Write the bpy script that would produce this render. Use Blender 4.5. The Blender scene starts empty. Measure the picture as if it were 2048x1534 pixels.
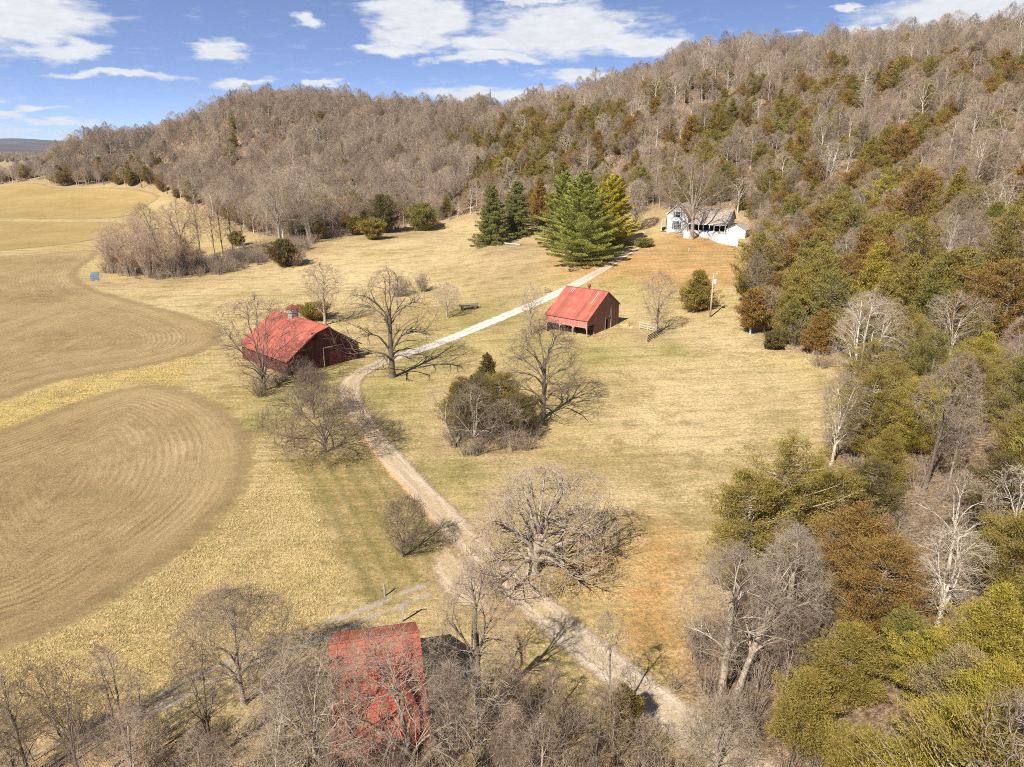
import bpy, math, random, sys
import numpy as np
from mathutils import Vector, Matrix
from mathutils.geometry import delaunay_2d_cdt
random.seed(7)
RNG = np.random.default_rng(7)
SC = bpy.context.scene
COL = SC.collection
R = math.radians
sin, cos, pi = math.sin, math.cos, math.pi

# ------------------------------------------------------------------ camera model (a drone hovering 38 m above the valley floor)
F, CH, PIT = 1420.0, 38.0, R(18.5)
FW = np.array([0, cos(PIT), -sin(PIT)]); UP = np.array([0, sin(PIT), cos(PIT)]); RT = np.array([1.0, 0, 0])
CP = np.array([0, 0, CH])

def proj(p):
    p = np.asarray(p, float) - CP
    d = p @ FW
    d = np.where(np.abs(d) < 1e-6, 1e-6, d)
    return np.stack([1024 + F * (p @ RT) / d, 767 - F * (p @ UP) / d, d], -1)

def ray(px, py):
    d = FW + RT * ((px - 1024) / F) + UP * ((767 - py) / F)
    return d / np.linalg.norm(d)

def unz(px, py, z):
    d = ray(px, py)
    return CP + d * ((z - CH) / d[2])

def und(px, py, dist):
    d = ray(px, py)
    return CP + d * (dist / math.hypot(d[0], d[1]))

# ------------------------------------------------------------------ terrain
CTRL = []
for px, py, z in [(0, 1300, 0), (0, 900, 0), (0, 600, 0), (200, 545, 0), (0, 440, 0), (280, 440, 0.5), (-300, 1000, 0), (-300, 500, 0), (300, 1500, 0), (0, 1600, 0),
                  (750, 1500, .2), (700, 1300, .2), (1024, 1200, .3), (600, 1150, 0), (1310, 1400, .6), (1300, 1700, .6), (700, 1900, 0), (0, 2000, 0), (300, 1000, 0), (300, 750, 0),
                  (100, 365, 1), (230, 372, 1.5), (320, 388, 2), (420, 425, 2.2), (520, 470, 3), (430, 520, 1), (330, 555, .3), (620, 492, 4), (720, 462, 5), (870, 448, 6.5), (950, 445, 8),
                  (700, 540, 3), (900, 560, 4), (560, 640, .6), (640, 725, .3), (480, 735, .3), (725, 712, .3), (560, 770, .3), (785, 752, .5), (1000, 640, 3), (1150, 545, 7.5), (1165, 527, 8.6), (990, 485, 8.2),
                  (1173, 678, 4), (1238, 648, 4), (1120, 662, 4), (1150, 610, 4.8), (1420, 635, 5.5), (1312, 665, 4.4), (1393, 622, 6), (1500, 560, 8.5),
                  (1660, 715, 5), (1540, 692, 5.5), (1690, 800, 3.6), (1300, 850, 1.8), (1500, 950, 1.9), (1090, 835, 1.3), (920, 890, .8), (1400, 1090, 1.4),
                  (1350, 462, 13.5), (1440, 475, 12.8), (1380, 480, 13), (1280, 470, 12), (1260, 505, 10.5), (1400, 540, 9.6), (1470, 492, 12), (1460, 440, 16.5), (1330, 432, 16.5),
                  (1640, 1000, 2.2), (1700, 1300, 2.6), (1500, 1250, 1.4), (1600, 1500, 1.2), (1900, 1350, 5), (2040, 1500, 6.5), (2040, 1250, 9), (1850, 1900, 4), (2300, 1500, 12)]:
    p = unz(px, py, z); CTRL.append((p[0], p[1], z))
for px, py, d in [(2048, 108, 360), (1850, 120, 375), (1650, 122, 390), (1500, 130, 400), (1400, 140, 405), (1300, 180, 410), (1200, 212, 415), (1100, 238, 420), (1000, 262, 425), (960, 268, 440),
                  (2300, 110, 360), (2500, 130, 350), (2048, 290, 235), (1750, 300, 265), (1500, 300, 300), (1250, 320, 320), (1050, 340, 330), (2048, 520, 160), (1800, 480, 185), (1620, 480, 215), (1950, 760, 112), (2300, 500, 150), (2200, 800, 100), (1180, 395, 295),
                  (900, 246, 520), (800, 250, 530), (700, 240, 530), (600, 238, 535), (520, 246, 545), (450, 252, 560), (350, 275, 600), (250, 300, 680), (165, 326, 760), (110, 338, 830),
                  (800, 360, 420), (650, 350, 450), (500, 340, 500), (380, 340, 560), (250, 330, 660), (600, 420, 380), (800, 420, 350), (950, 380, 340)]:
    p = und(px, py, d); CTRL.append(tuple(p))
# behind the ridges the land falls away
for px, d, z in [(0, 740, 0), (0, 900, -1), (-120, 720, 0), (-250, 800, -1), (55, 830, 1), (60, 960, -1), (-100, 1000, -1), (2100, 520, 70), (1700, 540, 66), (1400, 560, 62), (1100, 600, 38), (900, 680, 36), (700, 700, 46), (500, 720, 46), (350, 800, 40), (200, 900, 14), (110, 1000, 0), (2400, 520, 70),
                 (-700, 300, 0), (-700, 700, 0), (-200, 1100, 0), (300, 1200, 5), (1000, 1000, 15), (1600, 900, 30), (2400, 900, 30)]:
    a = math.atan((px - 1024) / F); CTRL.append((d * sin(a), d * cos(a), z))
CTRL += [(-200, -60, 0), (0, -80, 0), (120, -60, 14), (-60, 0, 0), (30, 0, .6), (90, 20, 10), (-120, 60, 0), (160, 60, 26), (240, 100, 46)]
CTRL = np.array(CTRL)
_c = 22.0
def _ker(a, b):
    d2 = (a[:, None, 0] - b[None, :, 0]) ** 2 + (a[:, None, 1] - b[None, :, 1]) ** 2
    return np.sqrt(d2 + _c * _c)
_n = len(CTRL)
_A = np.zeros((_n + 1, _n + 1)); _A[:_n, :_n] = _ker(CTRL, CTRL) - 1.2 * np.eye(_n); _A[:_n, _n] = 1; _A[_n, :_n] = 1
_W = np.linalg.solve(_A, np.append(CTRL[:, 2], 0))

MOUND = unz(1015, 505, 8.0)
def hz(x, y):
    """terrain height"""
    x = np.atleast_1d(np.asarray(x, float)); y = np.atleast_1d(np.asarray(y, float))
    out = np.empty(x.shape); xf, yf, of = x.ravel(), y.ravel(), out.ravel()
    for i in range(0, len(xf), 40000):
        q = np.stack([xf[i:i + 40000], yf[i:i + 40000]], -1)
        of[i:i + 40000] = _ker(q, CTRL) @ _W[:_n] + _W[_n]
    z = of.reshape(x.shape)
    r = np.hypot(x, y)
    z = np.maximum(z, -0.4 + 0.4 * np.tanh(z))
    k = np.clip((r - 900) / 500, 0, 1); k = k * k * (3 - 2 * k)
    z = z * (1 - k)
    hill = np.clip((z - 12) / 25, 0, 1)
    z = z + hill * (1.7 * np.sin(x / 23 + np.sin(y / 31) * 1.5) * np.sin(y / 27 + 1.3) + 1.1 * np.sin(x / 9.5 + y / 14) * np.sin(y / 11 - x / 17))
    z = z + 0.05 * np.sin(x / 3.1 + np.sin(y / 4.0)) * np.sin(y / 3.7) + .10 * np.sin(x / 11 + 1) * np.sin(y / 9)
    dm = ((x - MOUND[0]) / 13) ** 2 + ((y - MOUND[1]) / 12) ** 2
    z = z + 1.3 * np.exp(-dm * dm)
    return z

def h1(x, y): return float(hz(x, y)[0])

_T = np.concatenate([np.arange(20, 250, 1.0), np.arange(250, 1000, 3.0), np.arange(1000, 4000, 40.0)])
def at(px, py):
    """the ground point seen at a photo pixel"""
    d = ray(px, py); P = CP + _T[:, None] * d
    g = P[:, 2] - hz(P[:, 0], P[:, 1])
    i = np.argmax(g < 0)
    if g[i] >= 0: i = len(_T) - 1
    a, b = _T[max(i - 1, 0)], _T[i]
    for _ in range(14):
        m = (a + b) / 2; p = CP + d * m
        if p[2] < h1(p[0], p[1]): b = m
        else: a = m
    p = CP + d * ((a + b) / 2)
    return np.array([p[0], p[1], h1(p[0], p[1])])

def poly_w(pts): return np.array([at(x, y)[:2] for x, y in pts])
def inside(poly, x, y):
    x = np.asarray(x); y = np.asarray(y); r = np.zeros(x.shape, bool); n = len(poly)
    for i in range(n):
        x0, y0 = poly[i]; x1, y1 = poly[(i + 1) % n]
        c = (y0 > y) != (y1 > y)
        with np.errstate(divide='ignore', invalid='ignore'):
            r ^= c & (x < (x1 - x0) * (y - y0) / (y1 - y0 + 1e-12) + x0)
    return r
def dist_line(pts, x, y, closed=True):
    best = np.full(np.shape(x), 1e9); n = len(pts)
    for i in range(n if closed else n - 1):
        a = pts[i]; b = pts[(i + 1) % n]; ab = b - a; L = ab @ ab + 1e-9
        t = np.clip(((x - a[0]) * ab[0] + (y - a[1]) * ab[1]) / L, 0, 1)
        best = np.minimum(best, np.hypot(x - a[0] - t * ab[0], y - a[1] - t * ab[1]))
    return best
def smooth_poly(pts, it=2, closed=True):
    p = np.asarray(pts, float)
    for _ in range(it):
        q = np.roll(p, -1, 0) if closed else p[1:]
        b = p if closed else p[:-1]
        n = np.empty((2 * len(b), p.shape[1])); n[0::2] = .75 * b + .25 * q; n[1::2] = .25 * b + .75 * q
        p = n if closed else np.vstack([p[:1], n, p[-1:]])
    return p
def sstep(a, b, x):
    t = np.clip((x - a) / (b - a), 0, 1); return t * t * (3 - 2 * t)

# ------------------------------------------------------------------ object helpers
def tag(o, label=None, cat=None, group=None, kind=None):
    if label: o['label'] = label
    if cat: o['category'] = cat
    if group: o['group'] = group
    if kind: o['kind'] = kind
    return o
def link(name, me, parent=None, mats=()):
    o = bpy.data.objects.new(name, me); COL.objects.link(o)
    for m in mats: me.materials.append(m)
    if parent is not None: o.parent = parent
    return o
def empty(name, loc=(0, 0, 0), rz=0, label=None, cat=None, group=None):
    o = bpy.data.objects.new(name, None); COL.objects.link(o); o.location = loc; o.rotation_euler = (0, 0, rz); o.empty_display_size = .3
    return tag(o, label, cat, group)
def mesh_np(name, V, Fq, smooth=False, mi=None):
    me = bpy.data.meshes.new(name)
    V = np.asarray(V, np.float32); Fq = np.asarray(Fq, np.int32); k = Fq.shape[1]
    me.vertices.add(len(V)); me.vertices.foreach_set('co', V.ravel())
    me.loops.add(Fq.size); me.loops.foreach_set('vertex_index', Fq.ravel())
    me.polygons.add(len(Fq)); me.polygons.foreach_set('loop_start', np.arange(0, Fq.size, k, dtype=np.int32))
    if mi is not None: me.polygons.foreach_set('material_index', np.asarray(mi, np.int32))
    if smooth: me.polygons.foreach_set('use_smooth', np.ones(len(Fq), bool))
    me.update(calc_edges=True)
    return me
def attr(me, name, arr, typ='FLOAT', dom='POINT'):
    a = me.attributes.new(name, typ, dom); arr = np.asarray(arr, np.float32)
    a.data.foreach_set({'FLOAT': 'value', 'FLOAT_COLOR': 'color', 'FLOAT_VECTOR': 'vector', 'INT': 'value'}[typ], arr.ravel() if typ != 'INT' else arr.astype(np.int32).ravel())

class MB:
    """collects boxes, prisms and tubes; build() links them as one mesh"""
    def __init__(s): s.v, s.f, s.u = [], [], []
    def add(s, vs, fs, us=None):
        b = len(s.v); s.v += [tuple(v) for v in vs]; s.f += [tuple(b + i for i in f) for f in fs]
        s.u += list(us) if us is not None else [(0, 0)] * len(vs)
    def box(s, c, size, rz=0, tilt=None):
        x, y, z = [q / 2 for q in size]
        M = Matrix.Rotation(rz, 3, 'Z')
        if tilt is not None: M = M @ Matrix.Rotation(tilt[1], 3, tilt[0])
        vs = [Vector(c) + M @ Vector((a * x, b * y, d * z)) for a in (-1, 1) for b in (-1, 1) for d in (-1, 1)]
        s.add(vs, [(0, 1, 3, 2), (4, 6, 7, 5), (0, 4, 5, 1), (2, 3, 7, 6), (0, 2, 6, 4), (1, 5, 7, 3)])
    def bar(s, a, b, w, h=None):
        """a square bar from a to b"""
        a = Vector(a); b = Vector(b); d = (b - a).normalized(); h = h or w
        r = d.cross(Vector((0, 0, 1))); r = r.normalized() if r.length > 1e-4 else Vector((1, 0, 0)); q = r.cross(d)
        vs = [p + r * (i * w / 2) + q * (j * h / 2) for p in (a, b) for i, j in ((-1, -1), (1, -1), (1, 1), (-1, 1))]
        s.add(vs, [(3, 2, 1, 0), (4, 5, 6, 7), (0, 1, 5, 4), (1, 2, 6, 5), (2, 3, 7, 6), (3, 0, 4, 7)])
    def tube(s, pts, rads, n=8, cap=True):
        pts = [Vector(p) for p in pts]; rings = []
        for i, p in enumerate(pts):
            d = (pts[min(i + 1, len(pts) - 1)] - pts[max(i - 1, 0)]).normalized()
            r = d.cross(Vector((.13, .31, .94))) if abs(d.z) < .9 else d.cross(Vector((1, .1, 0))); r.normalize(); q = d.cross(r)
            rings.append([p + (r * cos(2 * pi * k / n) + q * sin(2 * pi * k / n)) * rads[i] for k in range(n)])
        vs = [v for g in rings for v in g]; fs = []
        for i in range(len(pts) - 1):
            for k in range(n): fs.append((i * n + k, i * n + (k + 1) % n, (i + 1) * n + (k + 1) % n, (i + 1) * n + k))
        if cap: fs += [tuple(range(n))[::-1], tuple((len(pts) - 1) * n + k for k in range(n))]
        s.add(vs, fs)
    def slab(s, quad, t):
        """a plate: quad (ccw seen from outside) thickened inward by t"""
        q = [Vector(p) for p in quad]; n = (q[1] - q[0]).cross(q[2] - q[0]).normalized(); m = len(q)
        vs = q + [p - n * t for p in q]
        us = []
        e = (q[1] - q[0]).normalized(); g = n.cross(e)
        us = [((p - q[0]).dot(e), (p - q[0]).dot(g)) for p in vs]
        fs = [tuple(range(m)), tuple(range(2 * m - 1, m - 1, -1))] + [(i, i + m, (i + 1) % m + m, (i + 1) % m) for i in range(m)]
        s.add(vs, fs, us)
    def build(s, name, mat, parent=None, smooth=False):
        me = bpy.data.meshes.new(name); me.from_pydata([tuple(v) for v in s.v], [], s.f); me.update()
        attr(me, 'bu', [u[0] for u in s.u]); attr(me, 'bv', [u[1] for u in s.u])
        if smooth: me.polygons.foreach_set('use_smooth', np.ones(len(me.polygons), bool))
        return link(name, me, parent, [mat] if mat else [])

# ------------------------------------------------------------------ materials
class NT:
    def __init__(s, name):
        s.m = bpy.data.materials.new(name); s.m.use_nodes = True; s.t = s.m.node_tree; s.t.nodes.clear()
        s.out = s.n('ShaderNodeOutputMaterial')
    def n(s, typ, **kw):
        nd = s.t.nodes.new(typ)
        for k, v in kw.items():
            if k in nd.inputs.keys() if isinstance(k, str) and k[0].isupper() else False: s.set(nd.inputs[k], v)
            else: setattr(nd, k, v)
        return nd
    def set(s, sock, v):
        if isinstance(v, bpy.types.NodeSocket): s.t.links.new(v, sock)
        else: sock.default_value = v
    def math(s, op, a, b=0, c=0, clamp=False):
        nd = s.t.nodes.new('ShaderNodeMath'); nd.operation = op; nd.use_clamp = clamp
        for i, v in enumerate((a, b, c)): s.set(nd.inputs[i], v)
        return nd.outputs[0]
    def mix(s, f, a, b, mode='MIX'):
        nd = s.t.nodes.new('ShaderNodeMix'); nd.data_type = 'RGBA'; nd.blend_type = mode; nd.clamp_factor = True
        s.set(nd.inputs[0], f); s.set(nd.inputs[6], a if not isinstance(a, tuple) else (*a[:3], 1)); s.set(nd.inputs[7], b if not isinstance(b, tuple) else (*b[:3], 1))
        return nd.outputs[2]
    def noise(s, scale, detail=3, vec=None, rough=.55, lac=2, dist=0):
        nd = s.t.nodes.new('ShaderNodeTexNoise'); nd.inputs['Scale'].default_value = scale; nd.inputs['Detail'].default_value = detail
        nd.inputs['Roughness'].default_value = rough; nd.inputs['Distortion'].default_value = dist
        if vec is not None: s.t.links.new(vec, nd.inputs['Vector'])
        return nd.outputs['Fac']
    def ramp(s, f, stops):
        nd = s.t.nodes.new('ShaderNodeValToRGB'); e = nd.color_ramp.elements
        while len(e) < len(stops): e.new(.5)
        for q, (p, c) in zip(e, stops): q.position = p; q.color = (*c[:3], 1) if isinstance(c, tuple) else (c, c, c, 1)
        s.set(nd.inputs[0], f); return nd.outputs[0]
    def rmap(s, v, a, b, c, d):
        nd = s.t.nodes.new('ShaderNodeMapRange'); nd.clamp = True
        for i, q in enumerate((v, a, b, c, d)): s.set(nd.inputs[i], q)
        return nd.outputs[0]
    def at(s, name, out='Fac'):
        nd = s.t.nodes.new('ShaderNodeAttribute'); nd.attribute_name = name; return nd.outputs[out]
    def pos(s): return s.t.nodes.new('ShaderNodeNewGeometry').outputs['Position']
    def scaled(s, vec, sc, rz=0):
        nd = s.t.nodes.new('ShaderNodeMapping'); nd.inputs['Scale'].default_value = sc; nd.inputs['Rotation'].default_value = (0, 0, rz); s.t.links.new(vec, nd.inputs['Vector']); return nd.outputs[0]
    def bump(s, h, strength, dist):
        nd = s.t.nodes.new('ShaderNodeBump'); nd.inputs['Strength'].default_value = strength; nd.inputs['Distance'].default_value = dist; s.t.links.new(h, nd.inputs['Height']); return nd.outputs[0]
    def bsdf(s, col, rough=.9, normal=None, spec=.2, **kw):
        nd = s.t.nodes.new('ShaderNodeBsdfPrincipled'); s.set(nd.inputs['Base Color'], col if not isinstance(col, tuple) else (*col[:3], 1)); s.set(nd.inputs['Roughness'], rough)
        nd.inputs['Specular IOR Level'].default_value = spec
        if normal is not None: s.t.links.new(normal, nd.inputs['Normal'])
        for k, v in kw.items(): s.set(nd.inputs[k], v)
        return nd.outputs[0]
    def end(s, sh):
        s.t.links.new(sh, s.out.inputs[0]); return s.m
    def end_alpha(s, sh, a):
        tr = s.t.nodes.new('ShaderNodeBsdfTransparent'); mx = s.t.nodes.new('ShaderNodeMixShader')
        s.set(mx.inputs[0], a); s.t.links.new(tr.outputs[0], mx.inputs[1]); s.t.links.new(sh, mx.inputs[2]); return s.end(mx.outputs[0])

def mat_ground():
    k = NT('ground'); p = k.pos(); tint = k.at('tint', 'Color')
    kind = k.at('wood')                                        # 1 on the forest floor
    big = k.noise(.035, 4, p, .6); mid = k.noise(.30, 5, p, .68); patch = k.noise(.10, 5, p, .7); fine = k.noise(2.6, 5, p, .8); blade = k.noise(9, 3, p, .8)
    sx = k.noise(.50, 4, k.scaled(p, (.20, 1.5, 1), R(8)), .62)      # faint mowing swaths
    sw = k.noise(.9, 2, k.scaled(p, (.06, 1.0, 1), R(-22)), .6)
    c = k.mix(k.rmap(big, .40, .64, 0, .50), tint, k.mix(.5, tint, (.24, .19, .05)))
    c = k.mix(k.rmap(patch, .50, .66, 0, .40), c, (.52, .385, .20))
    c = k.mix(k.rmap(patch, .34, .47, .55, 0), c, (.27, .19, .075))
    c = k.mix(k.rmap(k.noise(.055, 5, p, .72), .54, .66, 0, .5), c, (.36, .245, .125))
    c = k.mix(k.rmap(mid, .50, .70, 0, .45), c, (.54, .40, .20))
    c = k.mix(k.rmap(mid, .33, .48, .55, 0), c, (.21, .155, .06))
    c = k.mix(k.rmap(sx, .52, .66, 0, .30), c, (.55, .42, .225))
    c = k.mix(k.math('MULTIPLY', k.rmap(sx, .36, .48, .34, 0), k.math('SUBTRACT', 1, kind)), c, (.20, .17, .065))
    c = k.mix(k.math('MULTIPLY', k.rmap(sw, .40, .50, .22, 0), k.math('SUBTRACT', 1, kind)), c, (.22, .19, .06))
    mw = k.math('ADD', k.at('pass'), k.math('MULTIPLY', k.math('SUBTRACT', k.noise(.4, 2, p), .5), .8)); ms = k.math('SINE', k.math('MULTIPLY', mw, 2 * pi / 2.1)); ml = k.rmap(k.math('SINE', k.math('MULTIPLY', mw, 2 * pi / 4.2)), .80, .98, 0, 1)
    c = k.mix(k.math('MULTIPLY', k.at('mown'), k.rmap(ms, -.3, .9, 0, .38)), c, (.17, .15, .05))
    c = k.mix(k.math('MULTIPLY', k.at('mown'), k.math('MULTIPLY', ml, .12)), c, (.56, .42, .22))
    lit = k.ramp(fine, [(.30, (.095, .062, .04)), (.46, (.20, .135, .088)), (.58, (.31, .215, .14)), (.72, (.42, .30, .20))])
    c = k.mix(k.math('MULTIPLY', kind, .88), c, lit)
    v = k.math('MULTIPLY', k.rmap(fine, .30, .70, .52, 1.42), k.rmap(blade, .30, .70, .70, 1.28))
    c = k.mix(1, c, v, 'MULTIPLY')
    h = k.math('ADD', k.math('MULTIPLY', fine, .6), k.math('MULTIPLY', blade, .35))
    return k.end(k.bsdf(c, .95, k.bump(h, .8, .35), .1))

def mat_field(base, stub, soil):
    k = NT('tilled_field'); p = k.pos(); row = k.at('row')
    wob = k.math('MULTIPLY', k.math('SUBTRACT', k.noise(.4, 3, p), .5), .55); warp = k.math('MULTIPLY', k.math('SUBTRACT', k.noise(.06, 2, p), .5), 4.0)
    rw = k.math('ADD', row, wob); rv = k.math('ADD', rw, warp)
    s1 = k.math('SINE', k.math('MULTIPLY', rw, 2 * pi / .95)); s2 = k.math('SINE', k.math('MULTIPLY', rv, 2 * pi / 4.3))
    def band(fr, per, seed):
        cmb = k.t.nodes.new('ShaderNodeCombineXYZ'); k.set(cmb.inputs[0], k.math('MULTIPLY', rv, fr)); k.set(cmb.inputs[1], k.math('MULTIPLY', k.noise(per, 2, p), 14)); cmb.inputs[2].default_value = seed
        return k.math('SUBTRACT', k.noise(1.0, 4, cmb.outputs[0], .65), .5)
    b1 = band(2.6, .05, 0); b2 = band(.55, .03, 5); b3 = band(7.0, .10, 9)
    fine = k.noise(3.8, 5, p, .85); st = k.noise(7, 3, p, .85); big = k.noise(.03, 5, p, .65); mid = k.noise(.4, 4, p, .7)
    brk = k.rmap(k.noise(.12, 3, p), .42, .6, .15, 1)                                    # the rows show in places only
    inner = k.rmap(row, 10, 24, 1, .15)
    st2 = k.noise(1.0, 4, k.scaled(p, (2.6, .12, 1), R(-52)), .7); st3 = k.noise(1.0, 3, k.scaled(p, (.35, .03, 1), R(-52)), .6)
    f = k.math('MULTIPLY', inner, k.math('MULTIPLY', brk, k.math('ADD', k.math('MULTIPLY', s1, .13), k.math('MULTIPLY', s2, .05))))
    f = k.math('ADD', f, k.math('MULTIPLY', inner, k.math('ADD', k.math('MULTIPLY', b1, .46), k.math('MULTIPLY', b2, .40))))
    f = k.math('ADD', f, k.math('MULTIPLY', b3, .75))
    f = k.math('ADD', f, k.math('MULTIPLY', k.math('SUBTRACT', 1, inner), k.math('ADD', k.math('MULTIPLY', k.math('SUBTRACT', st2, .5), .6), k.math('MULTIPLY', k.math('SUBTRACT', st3, .5), .5))))
    f = k.math('ADD', f, k.math('ADD', k.math('MULTIPLY', k.math('SUBTRACT', fine, .5), 1.35), k.math('MULTIPLY', k.math('SUBTRACT', mid, .5), .5)))
    f = k.math('ADD', f, k.math('MULTIPLY', k.math('SUBTRACT', big, .5), 1.1))
    c = k.ramp(k.math('ADD', f, .5), [(.10, soil), (.45, base), (.70, tuple(.5 * (a + b) for a, b in zip(base, stub))), (.95, stub)])
    edge = k.math('SUBTRACT', row, k.math('MULTIPLY', k.noise(.35, 3, p), 5))
    c = k.mix(k.rmap(edge, -1, 5, .6, 0), c, (.39, .275, .13))
    c = k.mix(k.rmap(st, .58, .68, 0, .7), c, (.58, .44, .28))
    c = k.mix(k.rmap(k.noise(.09, 4, p, .65), .52, .68, 0, .30), c, (.25, .21, .08))
    h = fine
    al = k.rmap(k.math('SUBTRACT', row, k.math('ADD', k.math('MULTIPLY', k.noise(1.1, 5, p, .8), 4.5), k.math('MULTIPLY', k.noise(.12, 3, p), 2.5))), -3.6, -.4, 0, 1)
    return k.end_alpha(k.bsdf(c, .95, k.bump(h, .7, .3), .1), al)

def mat_drive():
    k = NT('driveway'); p = k.pos(); u = k.at('u'); t = k.at('t'); w = k.at('w')   # u across -1..1, t fade in, w whiter gravel
    fine = k.noise(4, 5, p, .8); mid = k.noise(.7, 4, p, .65); g = k.noise(13, 3, p, .8)
    cmb = k.t.nodes.new('ShaderNodeCombineXYZ'); k.set(cmb.inputs[0], k.math('MULTIPLY', u, 4)); k.set(cmb.inputs[1], k.math('MULTIPLY', k.at('run'), .10)); streak = k.noise(1.0, 4, cmb.outputs[0], .7)
    au = k.math('ABSOLUTE', u)
    uw = k.math('ADD', u, k.math('MULTIPLY', k.math('SUBTRACT', mid, .5), .45))
    c = k.ramp(fine, [(.28, (.26, .18, .105)), (.5, (.46, .35, .22)), (.72, (.66, .545, .385))])
    c = k.mix(k.rmap(streak, .52, .68, 0, .75), c, (.68, .58, .43))
    c = k.mix(k.math('MULTIPLY', k.rmap(streak, .34, .48, .75, 0), k.math('SUBTRACT', 1, k.math('MULTIPLY', w, .7))), c, (.275, .185, .12))
    c = k.mix(k.math('MULTIPLY', k.rmap(au, .55, .9, 0, .7), k.math('SUBTRACT', 1, w)), c, (.30, .21, .13))
    clay = k.math('MULTIPLY', k.at('clay'), k.rmap(uw, -.85, -.30, 1, 0))
    c = k.mix(k.math('MULTIPLY', clay, .85), c, (.66, .37, .13))
    c = k.mix(k.math('MULTIPLY', w, .85), c, k.mix(k.rmap(fine, .3, .7, 0, 1), (.50, .45, .385), (.74, .68, .60)))
    c = k.mix(k.math('MULTIPLY', k.math('MULTIPLY', w, k.rmap(au, .05, .28, .6, 0)), k.rmap(mid, .42, .6, 0, 1)), c, (.36, .29, .16))
    c = k.mix(1, c, k.rmap(g, .3, .7, .78, 1.18), 'MULTIPLY')
    c = k.mix(k.math('MULTIPLY', k.math('MULTIPLY', k.math('SUBTRACT', 1, w), k.rmap(k.math('ABSOLUTE', uw), .08, .30, .65, 0)), k.rmap(streak, .40, .56, 0, 1)), c, (.33, .255, .115))
    nz = k.math('ADD', k.math('MULTIPLY', k.math('SUBTRACT', k.noise(.9, 5, p, .8), .5), 1.1), k.math('MULTIPLY', k.math('SUBTRACT', k.noise(5, 3, p, .8), .5), .5))
    al = k.rmap(k.math('ADD', k.math('ADD', au, nz), k.math('MULTIPLY', k.math('SUBTRACT', 1, t), 1.3)), .72, .98, 1, 0)
    return k.end_alpha(k.bsdf(c, .95, k.bump(fine, .6, .12), .1), al)

def mat_track():
    k = NT('farm_track'); p = k.pos(); u = k.at('u'); t = k.at('t')
    fine = k.noise(5, 4, p, .75); n = k.noise(.7, 4, p, .7)
    d = k.math('ABSOLUTE', k.math('SUBTRACT', k.math('ABSOLUTE', u), .55))
    c = k.mix(k.rmap(fine, .3, .7, 0, 1), (.36, .28, .20), (.60, .51, .41))
    al = k.rmap(k.math('ADD', k.math('ADD', d, k.math('MULTIPLY', k.math('SUBTRACT', n, .5), 1.9)), k.math('ADD', k.math('SUBTRACT', 1, t), k.math('MULTIPLY', k.math('SUBTRACT', k.noise(6, 3, p, .8), .5), .5))), .08, .38, .62, 0)
    return k.end_alpha(k.bsdf(c, .95, None, .1), al)

def mat_bark(name, a, b, c3=None, scale=3):
    k = NT(name); p = k.n('ShaderNodeTexCoord').outputs['Object']
    n = k.noise(scale, 3, p, .7); rnd = k.n('ShaderNodeObjectInfo').outputs['Random']
    c = k.mix(k.rmap(n, .35, .65, 0, 1), a, b)
    c = k.mix(1, c, k.rmap(rnd, 0, 1, .80, 1.15), 'MULTIPLY')
    if c3: c = k.mix(k.rmap(rnd, .3, 1, 0, .6), c, c3)
    return k.end(k.bsdf(c, .9, None, .12))

def mat_leaf(name, stops, var=.35, trans=.25):
    k = NT(name); rnd = k.n('ShaderNodeObjectInfo').outputs['Random']; p = k.n('ShaderNodeTexCoord').outputs['Object']
    c = k.ramp(rnd, stops)
    n = k.noise(.55, 2, p, .5); m = k.noise(5, 2, p, .6)
    c = k.mix(k.rmap(n, .48, .72, 0, .25), c, (.27, .165, .045))
    c = k.mix(1, c, k.rmap(m, .3, .7, 1 - var, 1 + var), 'MULTIPLY')
    d = k.bsdf(c, .8, None, .15)
    tr = k.t.nodes.new('ShaderNodeBsdfTranslucent'); k.set(tr.inputs[0], c); mx = k.t.nodes.new('ShaderNodeMixShader'); mx.inputs[0].default_value = trans
    k.t.links.new(d, mx.inputs[1]); k.t.links.new(tr.outputs[0], mx.inputs[2])
    return k.end(mx.outputs[0])
def mat_leaf1(name, col, var=.35):
    k = NT(name); p = k.n('ShaderNodeTexCoord').outputs['Object']
    n = k.noise(.6, 2, p, .5); m = k.noise(5, 2, p, .6)
    c = k.mix(k.rmap(n, .48, .72, 0, .5), col, tuple(a * b for a, b in zip(col, (1.12, .88, .85))))
    c = k.mix(1, c, k.rmap(m, .3, .7, 1 - var, 1 + var), 'MULTIPLY')
    d = k.bsdf(c, .8, None, .15)
    tr = k.t.nodes.new('ShaderNodeBsdfTranslucent'); k.set(tr.inputs[0], c); mx = k.t.nodes.new('ShaderNodeMixShader'); mx.inputs[0].default_value = .34
    k.t.links.new(d, mx.inputs[1]); k.t.links.new(tr.outputs[0], mx.inputs[2])
    return k.end(mx.outputs[0])

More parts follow.
